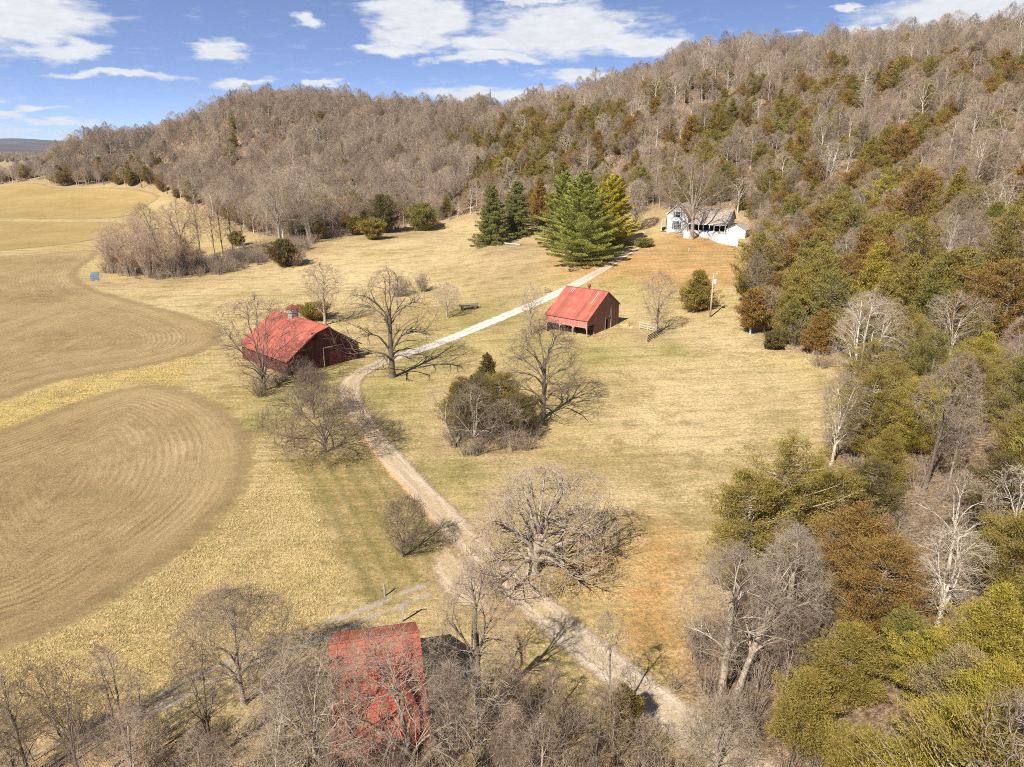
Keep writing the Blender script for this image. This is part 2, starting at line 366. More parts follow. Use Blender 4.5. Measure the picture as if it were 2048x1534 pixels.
def mat_roof(name, col, dirt=(.16, .045, .035)):
    k = NT(name); p = k.n('ShaderNodeTexCoord').outputs['Object']; bu = k.at('bu'); bv = k.at('bv')
    n = k.noise(.5, 4, p, .65); f = k.noise(6, 3, p, .7)
    sheet = k.t.nodes.new('ShaderNodeTexWhiteNoise'); sheet.noise_dimensions = '1D'; k.set(sheet.inputs[1], k.math('FLOOR', k.math('DIVIDE', bu, .62)))
    seam = k.rmap(k.math('ABSOLUTE', k.math('SUBTRACT', k.math('FRACT', k.math('DIVIDE', bu, .62)), .5)), .44, .49, 0, 1)
    c = k.mix(k.rmap(n, .40, .70, 0, .55), col, dirt)
    c = k.mix(k.rmap(n, .28, .45, .35, 0), c, tuple(min(1, q * 1.25 + .04) for q in col))
    c = k.mix(1, c, k.rmap(sheet.outputs[0], 0, 1, .80, 1.14), 'MULTIPLY')
    c = k.mix(k.math('MULTIPLY', seam, .45), c, (.12, .03, .025))
    sk = k.noise(1.0, 3, k.scaled(p, (6, 6, .3)), .7)
    c = k.mix(k.rmap(sk, .56, .74, 0, .5), c, (.13, .05, .038))
    c = k.mix(1, c, k.rmap(f, .3, .7, .90, 1.1), 'MULTIPLY')
    return k.end(k.bsdf(c, .62, k.bump(seam, .5, .04), .3))

def mat_board(name, a, b, grey, gap=.22, amount=.3):
    k = NT(name); bu = k.at('bu'); bv = k.at('bv')
    i = k.math('FLOOR', k.math('DIVIDE', bu, gap)); fr = k.math('FRACT', k.math('DIVIDE', bu, gap))
    w = k.t.nodes.new('ShaderNodeTexWhiteNoise'); w.noise_dimensions = '1D'; k.set(w.inputs[1], i)
    cmb = k.t.nodes.new('ShaderNodeCombineXYZ'); k.set(cmb.inputs[0], k.math('MULTIPLY', bu, 9)); k.set(cmb.inputs[1], bv); k.set(cmb.inputs[2], k.math('MULTIPLY', w.outputs[0], 30))
    n = k.noise(1.3, 4, cmb.outputs[0], .65)
    c = k.mix(w.outputs[0], a, b)
    c = k.mix(k.rmap(n, .55 - amount * .3, .78 - amount * .3, 0, .8), c, grey)
    slit = k.rmap(k.math('ABSOLUTE', k.math('SUBTRACT', fr, .5)), .42, .48, 0, 1)
    c = k.mix(k.math('MULTIPLY', slit, .85), c, (.015, .008, .007))
    return k.end(k.bsdf(c, .85, k.bump(k.math('SUBTRACT', n, slit), .5, .02), .15))

def mat_plain(name, col, rough=.7, var=.18, scale=4, spec=.2, metallic=0):
    k = NT(name); p = k.n('ShaderNodeTexCoord').outputs['Object']
    n = k.noise(scale, 4, p, .65)
    c = k.mix(1, k.mix(0.0, col, col), k.rmap(n, .3, .7, 1 - var, 1 + var), 'MULTIPLY')
    return k.end(k.bsdf(c, rough, None, spec, Metallic=metallic))

M = dict(
    ground=mat_ground(), drive=mat_drive(), track=mat_track(),
    field=mat_field((.31, .215, .096), (.50, .37, .195), (.165, .108, .05)),
    field_far=mat_field((.345, .24, .088), (.45, .325, .14), (.25, .175, .066)),
    bark=mat_bark('bark_grey', (.26, .21, .16), (.42, .35, .27)), twig=mat_bark('twig_brown', (.27, .205, .145), (.38, .295, .215), (.40, .29, .215)),
    barkd=mat_bark('bark_dark', (.12, .095, .072), (.22, .175, .135)), twigd=mat_bark('twig_dark', (.165, .12, .085), (.25, .185, .135)),
    barkw=mat_bark('bark_white', (.42, .36, .285), (.66, .59, .49)), twigw=mat_bark('twig_pale', (.36, .295, .215), (.48, .40, .305)),
    barko=mat_bark('bark_tan', (.27, .22, .165), (.46, .385, .30)),
    twigp=mat_bark('twig_pink', (.35, .24, .165), (.46, .335, .235)),
    twigg=mat_bark('twig_grey', (.34, .265, .185), (.46, .37, .265)),
    cedar=mat_leaf('cedar_foliage', [(0, (.29, .23, .056)), (.22, (.33, .25, .056)), (.42, (.32, .215, .052)), (.6, (.24, .205, .056)), (.78, (.32, .195, .052)), (1, (.32, .27, .06))], .35, .34),
    cedar_bronze=mat_leaf1('cedar_bronze', (.31, .195, .055)), cedar_olive=mat_leaf1('cedar_olive', (.31, .245, .06)), cedar_green=mat_leaf1('cedar_green', (.255, .228, .062)),
    cedar_yellow=mat_leaf1('cedar_yellow', (.40, .33, .06)), cedar_dark=mat_leaf1('cedar_dark', (.165, .135, .05)), cedar_tan=mat_leaf1('cedar_tan', (.36, .29, .14)),
    pine=mat_leaf1('pine_needles', (.36, .375, .09)), pine_y=mat_leaf1('pine_needles_yellow', (.55, .475, .06)), spruce=mat_leaf1('spruce_needles', (.20, .195, .056)),
    roof=mat_roof('red_metal_roof', (.41, .108, .072)), roof2=mat_roof('faded_red_roof', (.42, .118, .08), (.20, .065, .045)), roof3=mat_roof('rusty_red_roof', (.37, .085, .048), (.12, .052, .034)),
    board=mat_board('barn_boards', (.085, .026, .022), (.155, .048, .04), (.15, .09, .075), .24, .2),
    board2=mat_board('weathered_boards', (.15, .042, .034), (.27, .085, .066), (.30, .21, .16), .26, .75),
    pink=mat_board('faded_pink_boards', (.42, .12, .095), (.52, .19, .155), (.48, .36, .31), .22, .3),
    post=mat_plain('weathered_post', (.36, .27, .215)), dark=mat_plain('painted_interior_shade', (.02, .017, .015)), stone=mat_plain('pale_stone', (.46, .38, .29), .9, .3, 2),  # dark: near-black colour standing in for the shade of interiors
    white=mat_plain('white_paint', (.60, .61, .62), .6, .12), whiteboard=mat_board('white_boards', (.58, .59, .60), (.64, .65, .66), (.50, .50, .505), .16, 0.0),
    shingle=mat_plain('grey_brown_shingles', (.36, .30, .245), .9, .3, 6), glass=mat_plain('window_glass', (.03, .035, .04), .12, .1, 2, .5), shutter=mat_plain('grey_shutter', (.16, .17, .18)),
    grey=mat_plain('grey_wood', (.33, .30, .27), .85, .3), greyd=mat_plain('dark_grey_wood', (.15, .135, .12), .85, .3), rail=mat_plain('whitewashed_rail', (.46, .41, .34), .8, .25),
    pole=mat_plain('pole_wood', (.45, .33, .24), .85, .2), metal=mat_plain('galvanised_metal', (.62, .64, .66), .45, .1, 4, .4), steel=mat_plain('dull_steel', (.18, .18, .19), .6), rust=mat_plain('rusty_iron', (.12, .075, .055), .85, .4),
    tan=mat_plain('tan_steps', (.50, .37, .22), .85, .2), orange=mat_plain('orange_sandstone', (.55, .33, .12), .9, .25),
)

# ------------------------------------------------------------------ ground sheet
OPEN = [(-500, 420), (-200, 384), (0, 371), (80, 360), (108, 374), (230, 370), (310, 378), (340, 392), (400, 420), (470, 455), (540, 478), (620, 488), (720, 458), (880, 444), (935, 436), (1000, 436), (1090, 440), (1200, 436), (1262, 432), (1300, 420), (1400, 424), (1475, 428), (1498, 455),
        (1508, 500), (1515, 530), (1500, 575), (1486, 640), (1535, 695), (1640, 712), (1688, 745), (1692, 800), (1668, 880), (1648, 930), (1605, 1000), (1565, 1085), (1510, 1165), (1440, 1225), (1390, 1285), (1378, 1335), (1330, 1385), (1420, 1440), (1530, 1534), (1650, 1750), (-500, 2400)]
OPEN_PX = np.array(OPEN, float)
HOUSE_LAWN = poly_w([(1230, 520), (1270, 480), (1370, 472), (1480, 492), (1506, 520), (1500, 570), (1380, 590), (1280, 570)])
MOWN = poly_w([(545, 915), (600, 955), (650, 1060), (705, 1190), (775, 1215), (880, 1120), (830, 1020), (760, 915), (650, 905)])
TALL = poly_w([(0, 1310), (210, 1225), (430, 1065), (505, 985), (545, 915), (600, 955), (650, 1060), (700, 1180), (640, 1250), (400, 1330), (330, 1400), (0, 1480)])
STRIP = poly_w([(-500, 960), (0, 808), (178, 750), (301, 733), (430, 700), (340, 775), (280, 760), (0, 862), (-500, 1010)])
def blobs(x, y, lst):
    m = np.zeros(x.shape)
    for px, py, rx, ry in lst:
        c = at(px, py); sx = at(px + rx, py); rx_w = abs(sx[0] - c[0]); cy = at(px, py - ry); ry_w = abs(cy[1] - c[1])
        m = np.maximum(m, np.exp(-(((x - c[0]) / rx_w) ** 2 + ((y - c[1]) / max(ry_w, .5)) ** 2) * 1.1))
    return m
def wobble(x, y): return np.sin(x / 2.3 + np.sin(y / 3.1) * 2) * np.sin(y / 2.9 + np.sin(x / 4.1)) * .8 + np.sin(x / .9 + y / 1.7) * .25
def forest_mask(x, y, z):
    q = proj(np.stack([x, y, z], -1))
    m = inside(OPEN_PX, q[..., 0], q[..., 1]) | (q[..., 2] < 3)
    return ~m
def make_ground():
    oy = -40.0
    th = np.radians(np.linspace(-72, 78, 640)); rr = 42 * np.exp(np.linspace(0, math.log(9500 / 42), 700))
    TH, RR = np.meshgrid(th, rr)
    x = RR * np.sin(TH); y = RR * np.cos(TH) + oy; z = hz(x, y)
    V = np.stack([x, y, z], -1).reshape(-1, 3); nr, nt = x.shape
    i = np.arange(nr * nt).reshape(nr, nt)
    Fq = np.stack([i[:-1, :-1], i[:-1, 1:], i[1:, 1:], i[1:, :-1]], -1).reshape(-1, 4)[:, ::-1]
    me = mesh_np('ground', V, Fq, True)
    xf, yf, zf = V.T
    xw = xf + wobble(xf, yf) * 1.2; yw = yf + wobble(yf, xf) * 1.2
    dry = np.array([.52, .385, .175]); cream = np.array([.66, .50, .27]); green = np.array([.285, .26, .07]); olive = np.array([.29, .215, .075]); tall = np.array([.52, .385, .165])
    orange = np.array([.50, .25, .085]); brown = np.array([.41, .28, .165]); pinkb = np.array([.32, .19, .12])
    c = np.tile(dry, (len(xf), 1))
    def mx(col, m):
        nonlocal c
        c = c * (1 - m[:, None]) + col * m[:, None]
    near = (np.hypot(xf, yf) < 900)
    mx(cream, .9 * blobs(xw, yw, [(640, 560, 260, 60), (420, 600, 220, 30), (850, 480, 160, 30), (1450, 700, 160, 50), (1640, 850, 60, 110), (1420, 840, 240, 110), (1250, 1000, 140, 60), (250, 580, 90, 20), (1550, 780, 100, 60)]))
    mx(green, .80 * blobs(xw, yw, [(770, 800, 90, 60), (860, 700, 110, 40), (960, 640, 120, 26), (900, 940, 110, 60), (1180, 712, 120, 26), (650, 745, 60, 30), (1060, 690, 80, 30), (1330, 700, 60, 20), (1250, 560, 60, 20), (520, 840, 60, 40), (600, 780, 120, 40), (1000, 610, 90, 14), (1340, 1350, 50, 60)]))
    mx(olive, .55 * blobs(xw, yw, [(1200, 930, 120, 40), (1450, 930, 110, 22), (1150, 760, 140, 30), (1400, 1030, 120, 26), (900, 620, 200, 18), (560, 590, 160, 8), (700, 880, 90, 60)]))
    def region(poly, soft, amt, col):
        d = dist_line(poly, xw, yw); ins = inside(poly, xw, yw); s = np.where(ins, d, -d)
        mx(col, amt * sstep(-soft, soft, s) * near)
    region(TALL, 1.0, .85, tall); region(MOWN, .8, .85, olive); region(STRIP, 1.2, .9, np.array([.56, .405, .125]))
    region(HOUSE_LAWN, 4, .85, np.array([.47, .255, .10]))
    mx(orange, .85 * blobs(xw, yw, [(1300, 1190, 75, 150), (1350, 1110, 60, 60), (1180, 1120, 80, 60), (1400, 1290, 50, 60), (1215, 530, 70, 25), (1120, 522, 40, 12), (1380, 490, 70, 14), (1160, 545, 60, 10)]))
    mx(brown * .8, .8 * blobs(xw, yw, [(190, 553, 20, 9)]))
    mx(brown, .85 * blobs(xw, yw, [(1015, 510, 95, 36), (930, 1130, 80, 80), (1010, 1230, 60, 60), (900, 880, 70, 40), (1000, 900, 80, 40), (1300, 665, 40, 18), (1290, 440, 60, 14)]))
    mx(pinkb, .85 * blobs(xw, yw, [(330, 560, 110, 16), (430, 540, 90, 14), (520, 520, 90, 12), (620, 500, 40, 14), (760, 470, 100, 14), (860, 1480, 420, 90), (250, 1540, 330, 60), (1480, 1300, 90, 150)]) * .8)
    w = forest_mask(xf, yf, zf).astype(float)
    far = np.hypot(xf, yf) > 950
    w[far] = 0
    W2 = w.reshape(nr, nt); k5 = np.ones(5) / 5
    for _ in range(2):
        W2 = np.apply_along_axis(lambda a: np.convolve(a, k5, 'same'), 0, W2); W2 = np.apply_along_axis(lambda a: np.convolve(a, k5, 'same'), 1, W2)
    c[far] = (.42, .30, .17)
    attr(me, 'tint', np.c_[c, np.ones(len(c))], 'FLOAT_COLOR'); attr(me, 'wood', W2.ravel())
    d = dist_line(MOWN, xw, yw); ins = inside(MOWN, xw, yw); ma, mb_ = at(600, 950)[:2], at(705, 1190)[:2]; e = (mb_ - ma) / np.hypot(*(mb_ - ma))
    attr(me, 'mown', sstep(-.5, .8, np.where(ins, d, -d)) * near); attr(me, 'pass', (xf - ma[0]) * e[1] - (yf - ma[1]) * e[0])
    o = link('ground', me, None, [M['ground']]); tag(o, 'dry winter grass over the farm and leaf litter under the woods', 'ground', kind='structure')
make_ground()

def drape(name, poly, step, mat, lift=.06):
    """a sheet lying on the terrain inside a world polygon, with the distance to its edge stored per vertex"""
    n = len(poly); seg = []
    for i in range(n):
        a, b = poly[i], poly[(i + 1) % n]; m = max(1, int(np.hypot(*(b - a)) / step))
        for j in range(m): seg.append(a + (b - a) * j / m)
    seg = np.array(seg)
    lo, hi = seg.min(0), seg.max(0)
    gx, gy = np.meshgrid(np.arange(lo[0], hi[0], step), np.arange(lo[1], hi[1], step))
    gx = gx.ravel() + RNG.uniform(-.2, .2, gx.size) * step; gy = gy.ravel() + RNG.uniform(-.2, .2, gy.size) * step
    ok = inside(seg, gx, gy); gx, gy = gx[ok], gy[ok]
    ok = dist_line(seg, gx, gy) > step * .4; gx, gy = gx[ok], gy[ok]
    P = np.vstack([seg, np.stack([gx, gy], -1)])
    r = delaunay_2d_cdt([Vector(p) for p in P], [], [list(range(len(seg)))], 1, 1e-4)
    V = np.array([tuple(v) for v in r[0]]); Ff = np.array([f for f in r[2] if len(f) == 3])
    z = hz(V[:, 0], V[:, 1]) + lift
    me = mesh_np(name, np.c_[V, z], Ff, True)
    if me.polygons[0].normal.z < 0: me.flip_normals()
    attr(me, 'row', dist_line(poly, V[:, 0], V[:, 1]))
    return link(name, me, None, [mat])
for pts, step, m, lab in [
    ([(-420, 990), (0, 862), (150, 800), (290, 764), (370, 775), (440, 800), (490, 840), (515, 890), (510, 950), (480, 1010), (420, 1070), (330, 1140), (200, 1230), (100, 1280), (0, 1312), (-420, 1450)], 1.3, 'field', 'brown tilled field with curved rows, nearest to the camera on the left'),
    ([(-420, 935), (0, 808), (103, 767), (178, 753), (301, 736), (424, 702), (455, 675), (440, 648), (400, 634), (330, 616), (240, 592), (190, 577), (158, 555), (162, 535), (195, 515), (205, 497), (100, 506), (0, 514), (-420, 545)], 1.8, 'field', 'brown tilled field curving past the small blue puddle'),
    ([(-420, 530), (0, 503), (200, 482), (262, 452), (240, 444), (0, 442), (-420, 442)], 3.0, 'field_far', 'tan field strip beyond the puddle'),
    ([(-420, 437), (0, 436), (245, 439), (300, 408), (325, 394), (310, 382), (230, 374), (110, 377), (80, 363), (0, 374), (-420, 402)], 4.0, 'field_far', 'far tan field below the left wooded hill')]:
    o = drape('field', smooth_poly(poly_w(pts), 2), step, M[m]); tag(o, lab, 'field', kind='structure')

def ribbon(name, px, width, mat, lift, fade=(6, 6), top_t=1.0, nu=9):
    P = smooth_poly(np.array([at(x, y)[:2] for x, y, *_ in px]), 3, False)
    wd = smooth_poly(np.array([[(q[2] if len(q) > 2 else width)] for q in px], float), 3, False)[:, 0]
    wt = smooth_poly(np.array([[(q[3] if len(q) > 3 else 0), (q[4] if len(q) > 4 else 0)] for q in px], float), 3, False)
    s = np.r_[0, np.cumsum(np.hypot(*np.diff(P, axis=0).T))]
    t = np.arange(0, s[-1], .6); X = np.interp(t, s, P[:, 0]); Y = np.interp(t, s, P[:, 1]); Wd = np.interp(t, s, wd); Wh = np.interp(t, s, wt[:, 0]); Cl = np.interp(t, s, wt[:, 1])
    dx, dy = np.gradient(X), np.gradient(Y); L = np.hypot(dx, dy); nx, ny = dy / L, -dx / L
    u = np.linspace(-1.15, 1.15, nu)
    GX = X[:, None] + nx[:, None] * u * Wd[:, None] / 2; GY = Y[:, None] + ny[:, None] * u * Wd[:, None] / 2; GZ = hz(GX, GY) + lift
    i = np.arange(GX.size).reshape(GX.shape)
    Fq = np.stack([i[:-1, :-1], i[:-1, 1:], i[1:, 1:], i[1:, :-1]], -1).reshape(-1, 4)[:, ::-1]
    me = mesh_np(name, np.stack([GX, GY, GZ], -1).reshape(-1, 3), Fq, True)
    if me.polygons[0].normal.z < 0: me.flip_normals()
    fd = top_t * np.clip(np.minimum(t / fade[0], (t[-1] - t) / fade[1]), 0, 1)
    o = np.ones_like(GX)
    attr(me, 'u', o * u); attr(me, 'run', o * t[:, None]); attr(me, 't', o * fd[:, None]); attr(me, 'w', o * Wh[:, None]); attr(me, 'clay', o * Cl[:, None])
    return link(name, me, None, [mat])
# px, py, width m, whiteness, clay
o = ribbon('driveway', [(1640, 1640, 3.4, .2, 0), (1490, 1540, 3.4, .2, 0), (1400, 1470, 3.5, .2, 0), (1310, 1402, 3.6, .25, 0), (1230, 1340, 3.7, .25, 0), (1140, 1272, 3.8, .2, 0), (1060, 1200, 4.2, .05, 0), (990, 1135, 4.0, 0, 0), (930, 1078, 3.8, 0, 0), (875, 1020, 3.9, .05, .5), (820, 960, 3.9, .15, 1), (770, 905, 3.8, .1, 1), (735, 860, 3.8, 0, .6), (708, 815, 4.0, 0, 0), (696, 780, 4.2, 0, 0), (706, 755, 4.2, 0, 0), (740, 734, 3.9, .1, 0), (790, 715, 4.0, .5, 0), (870, 690, 4.1, .9, 0), (940, 662, 4.1, 1, 0), (1010, 632, 4.1, 1, 0), (1080, 603, 4.1, 1, 0), (1135, 578, 4.0, .9, 0), (1175, 556, 4.0, .3, 0), (1205, 540, 3.8, .1, 0), (1235, 520, 3.4, .1, .2), (1275, 495, 2.6, .1, 0), (1320, 476, 2.0, .1, 0)], 3.6, M['drive'], .07, (3, 8))
tag(o, 'gravel driveway winding from the lower right past the barns to the house', 'driveway', kind='structure')
o = ribbon('yard', [(1010, 1260, 3.0), (965, 1210, 5), (915, 1165, 7.0), (890, 1110, 5.5), (895, 1060, 2.0)], 6, M['drive'], .05, (5, 6), .74); tag(o, 'worn gravel patch where the side track leaves the driveway', 'yard', kind='structure')
o = ribbon('farm_track', [(905, 1155), (850, 1180), (780, 1210), (690, 1246), (560, 1295), (450, 1340), (330, 1398), (250, 1438), (150, 1485), (40, 1540), (-120, 1620)], 2.6, M['track'], .05, (3, 6), nu=15); tag(o, 'faint two-rut track across the grass behind the nearest barn', 'track', kind='structure')

# puddle: a flat patch of standing water
def puddle():
    pl = smooth_poly(poly_w([(183, 543), (190, 545), (195, 540), (198, 546), (196, 554), (200, 561), (196, 564), (190, 557), (187, 563), (180, 562), (180, 551)]), 2)
    z = max(h1(*p) for p in pl) + .05
    me = bpy.data.meshes.new('puddle'); me.from_pydata([(x, y, z) for x, y in pl], [], [tuple(range(len(pl)))]); me.update()
    if me.polygons[0].normal.z < 0: me.flip_normals()
    k = NT('water'); p = k.pos()
    al = k.rmap(k.noise(.4, 4, p, .7), .42, .50, 0, 1); m = k.end_alpha(k.bsdf((.025, .075, .17), .08, k.bump(k.noise(3, 2, p), .05, .05), .8), al)  # blue in the base colour stands in for reflected sky
    o = link('puddle', me, None, [m]); tag(o, 'small blue puddle at the bend of the field edge', 'puddle', kind='structure')
puddle()

# ------------------------------------------------------------------ sun, sky, camera
SUN_AZ, SUN_EL = R(34.5), R(43)                   # light travels towards azimuth 34.5 deg right of +Y
def make_light():
    d = Vector((sin(SUN_AZ) * cos(SUN_EL), cos(SUN_AZ) * cos(SUN_EL), -sin(SUN_EL)))
    l = bpy.data.lights.new('sun', 'SUN'); l.energy = 4.8; l.angle = R(.53); l.color = (1, .945, .86)
    o = bpy.data.objects.new('sun', l); COL.objects.link(o); o.rotation_euler = d.to_track_quat('-Z', 'Y').to_euler(); o.location = (-60, -80, 120)
    w = bpy.data.worlds.new('World'); SC.world = w; w.use_nodes = True; t = w.node_tree; t.nodes.clear()
    N = t.nodes.new; L = t.links.new
    def mth(op, a, b=0, c=0, cl=False):
        n = N('ShaderNodeMath'); n.operation = op; n.use_clamp = cl
        for i, v in enumerate((a, b, c)):
            if isinstance(v, bpy.types.NodeSocket): L(v, n.inputs[i])
            else: n.inputs[i].default_value = v
        return n.outputs[0]
    def vm(op, a, b=None):
        n = N('ShaderNodeVectorMath'); n.operation = op
        for i, v in enumerate((a, b)):
            if v is None: continue
            if isinstance(v, bpy.types.NodeSocket): L(v, n.inputs[i])
            else: n.inputs[i].default_value = v
        return n.outputs[1] if op in ('LENGTH', 'DOT_PRODUCT') else n.outputs[0]
    co = N('ShaderNodeTexCoord').outputs['Generated']
    mp = N('ShaderNodeMapping'); mp.inputs['Scale'].default_value = (1, 1, 3.3); mp.inputs['Location'].default_value = (0, 0, .10); L(co, mp.inputs[0])
    sky = N('ShaderNodeTexSky'); sky.sky_type = 'NISHITA'; sky.sun_disc = False; sky.sun_elevation = SUN_EL; sky.sun_rotation = pi + SUN_AZ
    sky.air_density = 1.0; sky.dust_density = .4; sky.ozone_density = 2.2; L(vm('NORMALIZE', mp.outputs[0]), sky.inputs[0])
    tn = N('ShaderNodeMix'); tn.data_type = 'RGBA'; tn.blend_type = 'MULTIPLY'; tn.inputs[0].default_value = 1; tn.inputs[7].default_value = (1.05, .96, 1.03, 1); hs = N('ShaderNodeHueSaturation'); hs.inputs['Saturation'].default_value = 1.0; L(sky.outputs[0], tn.inputs[6]); L(tn.outputs[2], hs.inputs['Color'])
    sep = N('ShaderNodeSeparateXYZ'); L(co, sep.inputs[0])
    az = mth('MULTIPLY', mth('ARCTAN2', sep.outputs[0], sep.outputs[1]), 180 / pi); el = mth('MULTIPLY', mth('ARCSINE', sep.outputs[2]), 180 / pi)
    vb = N('ShaderNodeMapRange'); L(el, vb.inputs[0]); vb.inputs[1].default_value = 11; vb.inputs[2].default_value = 40; vb.inputs[3].default_value = SKY_V; vb.inputs[4].default_value = .75; L(vb.outputs[0], hs.inputs['Value'])      # brighter towards the horizon
    cmb = N('ShaderNodeCombineXYZ'); L(az, cmb.inputs[0]); L(el, cmb.inputs[1])
    def noise(scale, sc, det=5, rough=.6, off=(0, 0, 0)):
        m = N('ShaderNodeMapping'); m.inputs['Scale'].default_value = sc; m.inputs['Location'].default_value = off; L(cmb.outputs[0], m.inputs[0])
        n = N('ShaderNodeTexNoise'); n.inputs['Scale'].default_value = scale; n.inputs['Detail'].default_value = det; n.inputs['Roughness'].default_value = rough; L(m.outputs[0], n.inputs['Vector']); return n
    wa = noise(.16, (1, 2.4, 1), 4, .55); wb = noise(.55, (1, 2.8, 1), 5, .6, (7, 3, 0))
    def cen(n, a): return vm('MULTIPLY', vm('SUBTRACT', n.outputs['Color'], (.5, .5, .5)), (a, a * .32, 0))
    uv = vm('ADD', vm('ADD', cmb.outputs[0], cen(wa, 6.5)), cen(wb, 3.4))
    clouds = [(40, 15, 150, 45, 1), (10, 45, 120, 24, 1), (125, 95, 85, 19, 1), (603, 35, 36, 15, .8), (430, 98, 58, 20, 1), (235, 150, 120, 7, .8), (495, 165, 70, 9, .8), (668, 168, 40, 9, 1), (85, 215, 46, 7, .8), (5, 230, 40, 9, 1), (115, 240, 90, 6, .7), (40, 262, 170, 9, .55),
              (845, 25, 105, 52, 1), (830, 72, 90, 24, .9), (1130, 60, 200, 48, 1), (1290, 84, 100, 19, 1), (1000, 85, 130, 28, 1), (795, 97, 90, 11, .9), (975, 119, 130, 12, 1), (1160, 150, 100, 15, .9), (990, 192, 210, 20, 1), (1060, 4, 90, 9, .8), (1960, 22, 190, 34, 1), (2010, 48, 110, 20, 1), (1730, 62, 56, 14, .9), (1722, 17, 28, 5, .8), (1480, 135, 60, 7, .5), (1590, 60, 30, 4, .5), (1250, 38, 60, 6, .8),
              (-350, 60, 240, 60, 1), (-300, 190, 200, 16, .9), (2400, 60, 260, 50, 1), (2380, 150, 160, 16, .8)]
    acc = None
    for px, py, hw, hh, s in clouds:
        d = ray(px, py); a = math.degrees(math.atan2(d[0], d[1])); e = math.degrees(math.asin(d[2]))
        k = 180 / pi / F * .93
        ln = vm('LENGTH', vm('MULTIPLY', vm('SUBTRACT', uv, (a, e, 0)), (1 / (hw * k * 1.15), 1 / (hh * k * 1.2), 0)))
        v = mth('MULTIPLY', mth('SUBTRACT', 1, ln), s * 1.0)
        acc = v if acc is None else mth('MAXIMUM', acc, v)
    # more cloud of the same kind overhead and behind, where the photograph does not look
    gn = noise(.09, (1, 2.2, 1), 5, .55, (31, 11, 0)); hi = mth('MULTIPLY', mth('GREATER_THAN', el, 13), mth('SUBTRACT', gn.outputs['Fac'], .56)); acc = mth('MAXIMUM', acc, mth('MULTIPLY', hi, 3))
    det = noise(.55, (1, 3.4, 1), 6, .6, (3, 9, 0)).outputs['Fac']
    dens = mth('ADD', acc, mth('MULTIPLY', mth('SUBTRACT', det, .5), .85))
    al = N('ShaderNodeMapRange'); al.interpolation_type = 'SMOOTHSTEP'; L(dens, al.inputs[0]); al.inputs[1].default_value = .02; al.inputs[2].default_value = .56; al.inputs[3].default_value = 0; al.inputs[4].default_value = .96
    cr = N('ShaderNodeMix'); cr.data_type = 'RGBA'; L(noise(.8, (1, 3, 1), 4, .6, (1, 5, 2)).outputs['Fac'], cr.inputs[0]); g = CLOUD
    cr.inputs[6].default_value = (g * .74, g * .79, g * .87, 1); cr.inputs[7].default_value = (g * 1.12, g * 1.12, g * 1.12, 1)
    mx = N('ShaderNodeMix'); mx.data_type = 'RGBA'; L(al.outputs[0], mx.inputs[0]); L(hs.outputs[0], mx.inputs[6]); L(cr.outputs[2], mx.inputs[7])
    bg = N('ShaderNodeBackground'); bg.inputs[1].default_value = SKY_S; L(mx.outputs[2], bg.inputs[0]); out = N('ShaderNodeOutputWorld'); L(bg.outputs[0], out.inputs[0])
    w.cycles.sampling_method = 'MANUAL'; w.cycles.sample_map_resolution = 512
HAZE = True
SKY_S, SKY_V, CLOUD = .075, 1.62, 7.0
make_light()
cam = bpy.data.cameras.new('camera'); co_ = bpy.data.objects.new('camera', cam); COL.objects.link(co_)
cam.sensor_width = 36; cam.lens = 36 * F / 2048; cam.clip_start = .5; cam.clip_end = 40000
co_.location = (0, 0, CH); co_.rotation_euler = (pi / 2 - PIT, 0, 0); SC.camera = co_
SC.view_settings.view_transform = 'Standard'; SC.view_settings.look = 'None'; SC.view_settings.gamma = 1; SC.view_settings.exposure = .80
SC.render.engine = 'CYCLES'
SC.cycles.max_bounces = 6; SC.cycles.diffuse_bounces = 2; SC.cycles.glossy_bounces = 2; SC.cycles.transmission_bounces = 2; SC.cycles.transparent_max_bounces = 8; SC.cycles.volume_bounces = 0
SC.cycles.sample_clamp_indirect = 6; SC.cycles.use_denoising = False; SC.cycles.caustics_reflective = False; SC.cycles.caustics_refractive = False
SC.cycles.pixel_filter_type = 'BLACKMAN_HARRIS'; SC.cycles.filter_width = 1.0

# ------------------------------------------------------------------ barns
def L2(a, b, t): return tuple(a[i] + (b[i] - a[i]) * t for i in range(len(a)))
def wall_holes(mb, s0, s1, z0, top, holes, y, t, rot=None):
    """a boarded wall in the local XZ plane at depth y from s0 to s1; top(s) gives its height; holes = (sa, sb, za, zb)"""
    xs = sorted({s0, s1, *[h[0] for h in holes], *[h[1] for h in holes]} | ({0.0} if s0 < 0 < s1 else set()))
    for a, b in zip(xs[:-1], xs[1:]):
        cuts = sorted([(h[2], h[3]) for h in holes if h[0] <= a + 1e-6 and h[1] >= b - 1e-6]); z = z0
        spans = []
        for za, zb in cuts: spans.append((z, za)); z = zb
        for p, q in spans:
            if q - p > .02: mb.slab(rot([(a, y, p), (b, y, p), (b, y, q), (a, y, q)]), t)
        mb.slab(rot([(a, y, z), (b, y, z), (b, y, top(b)), (a, y, top(a))]), t)

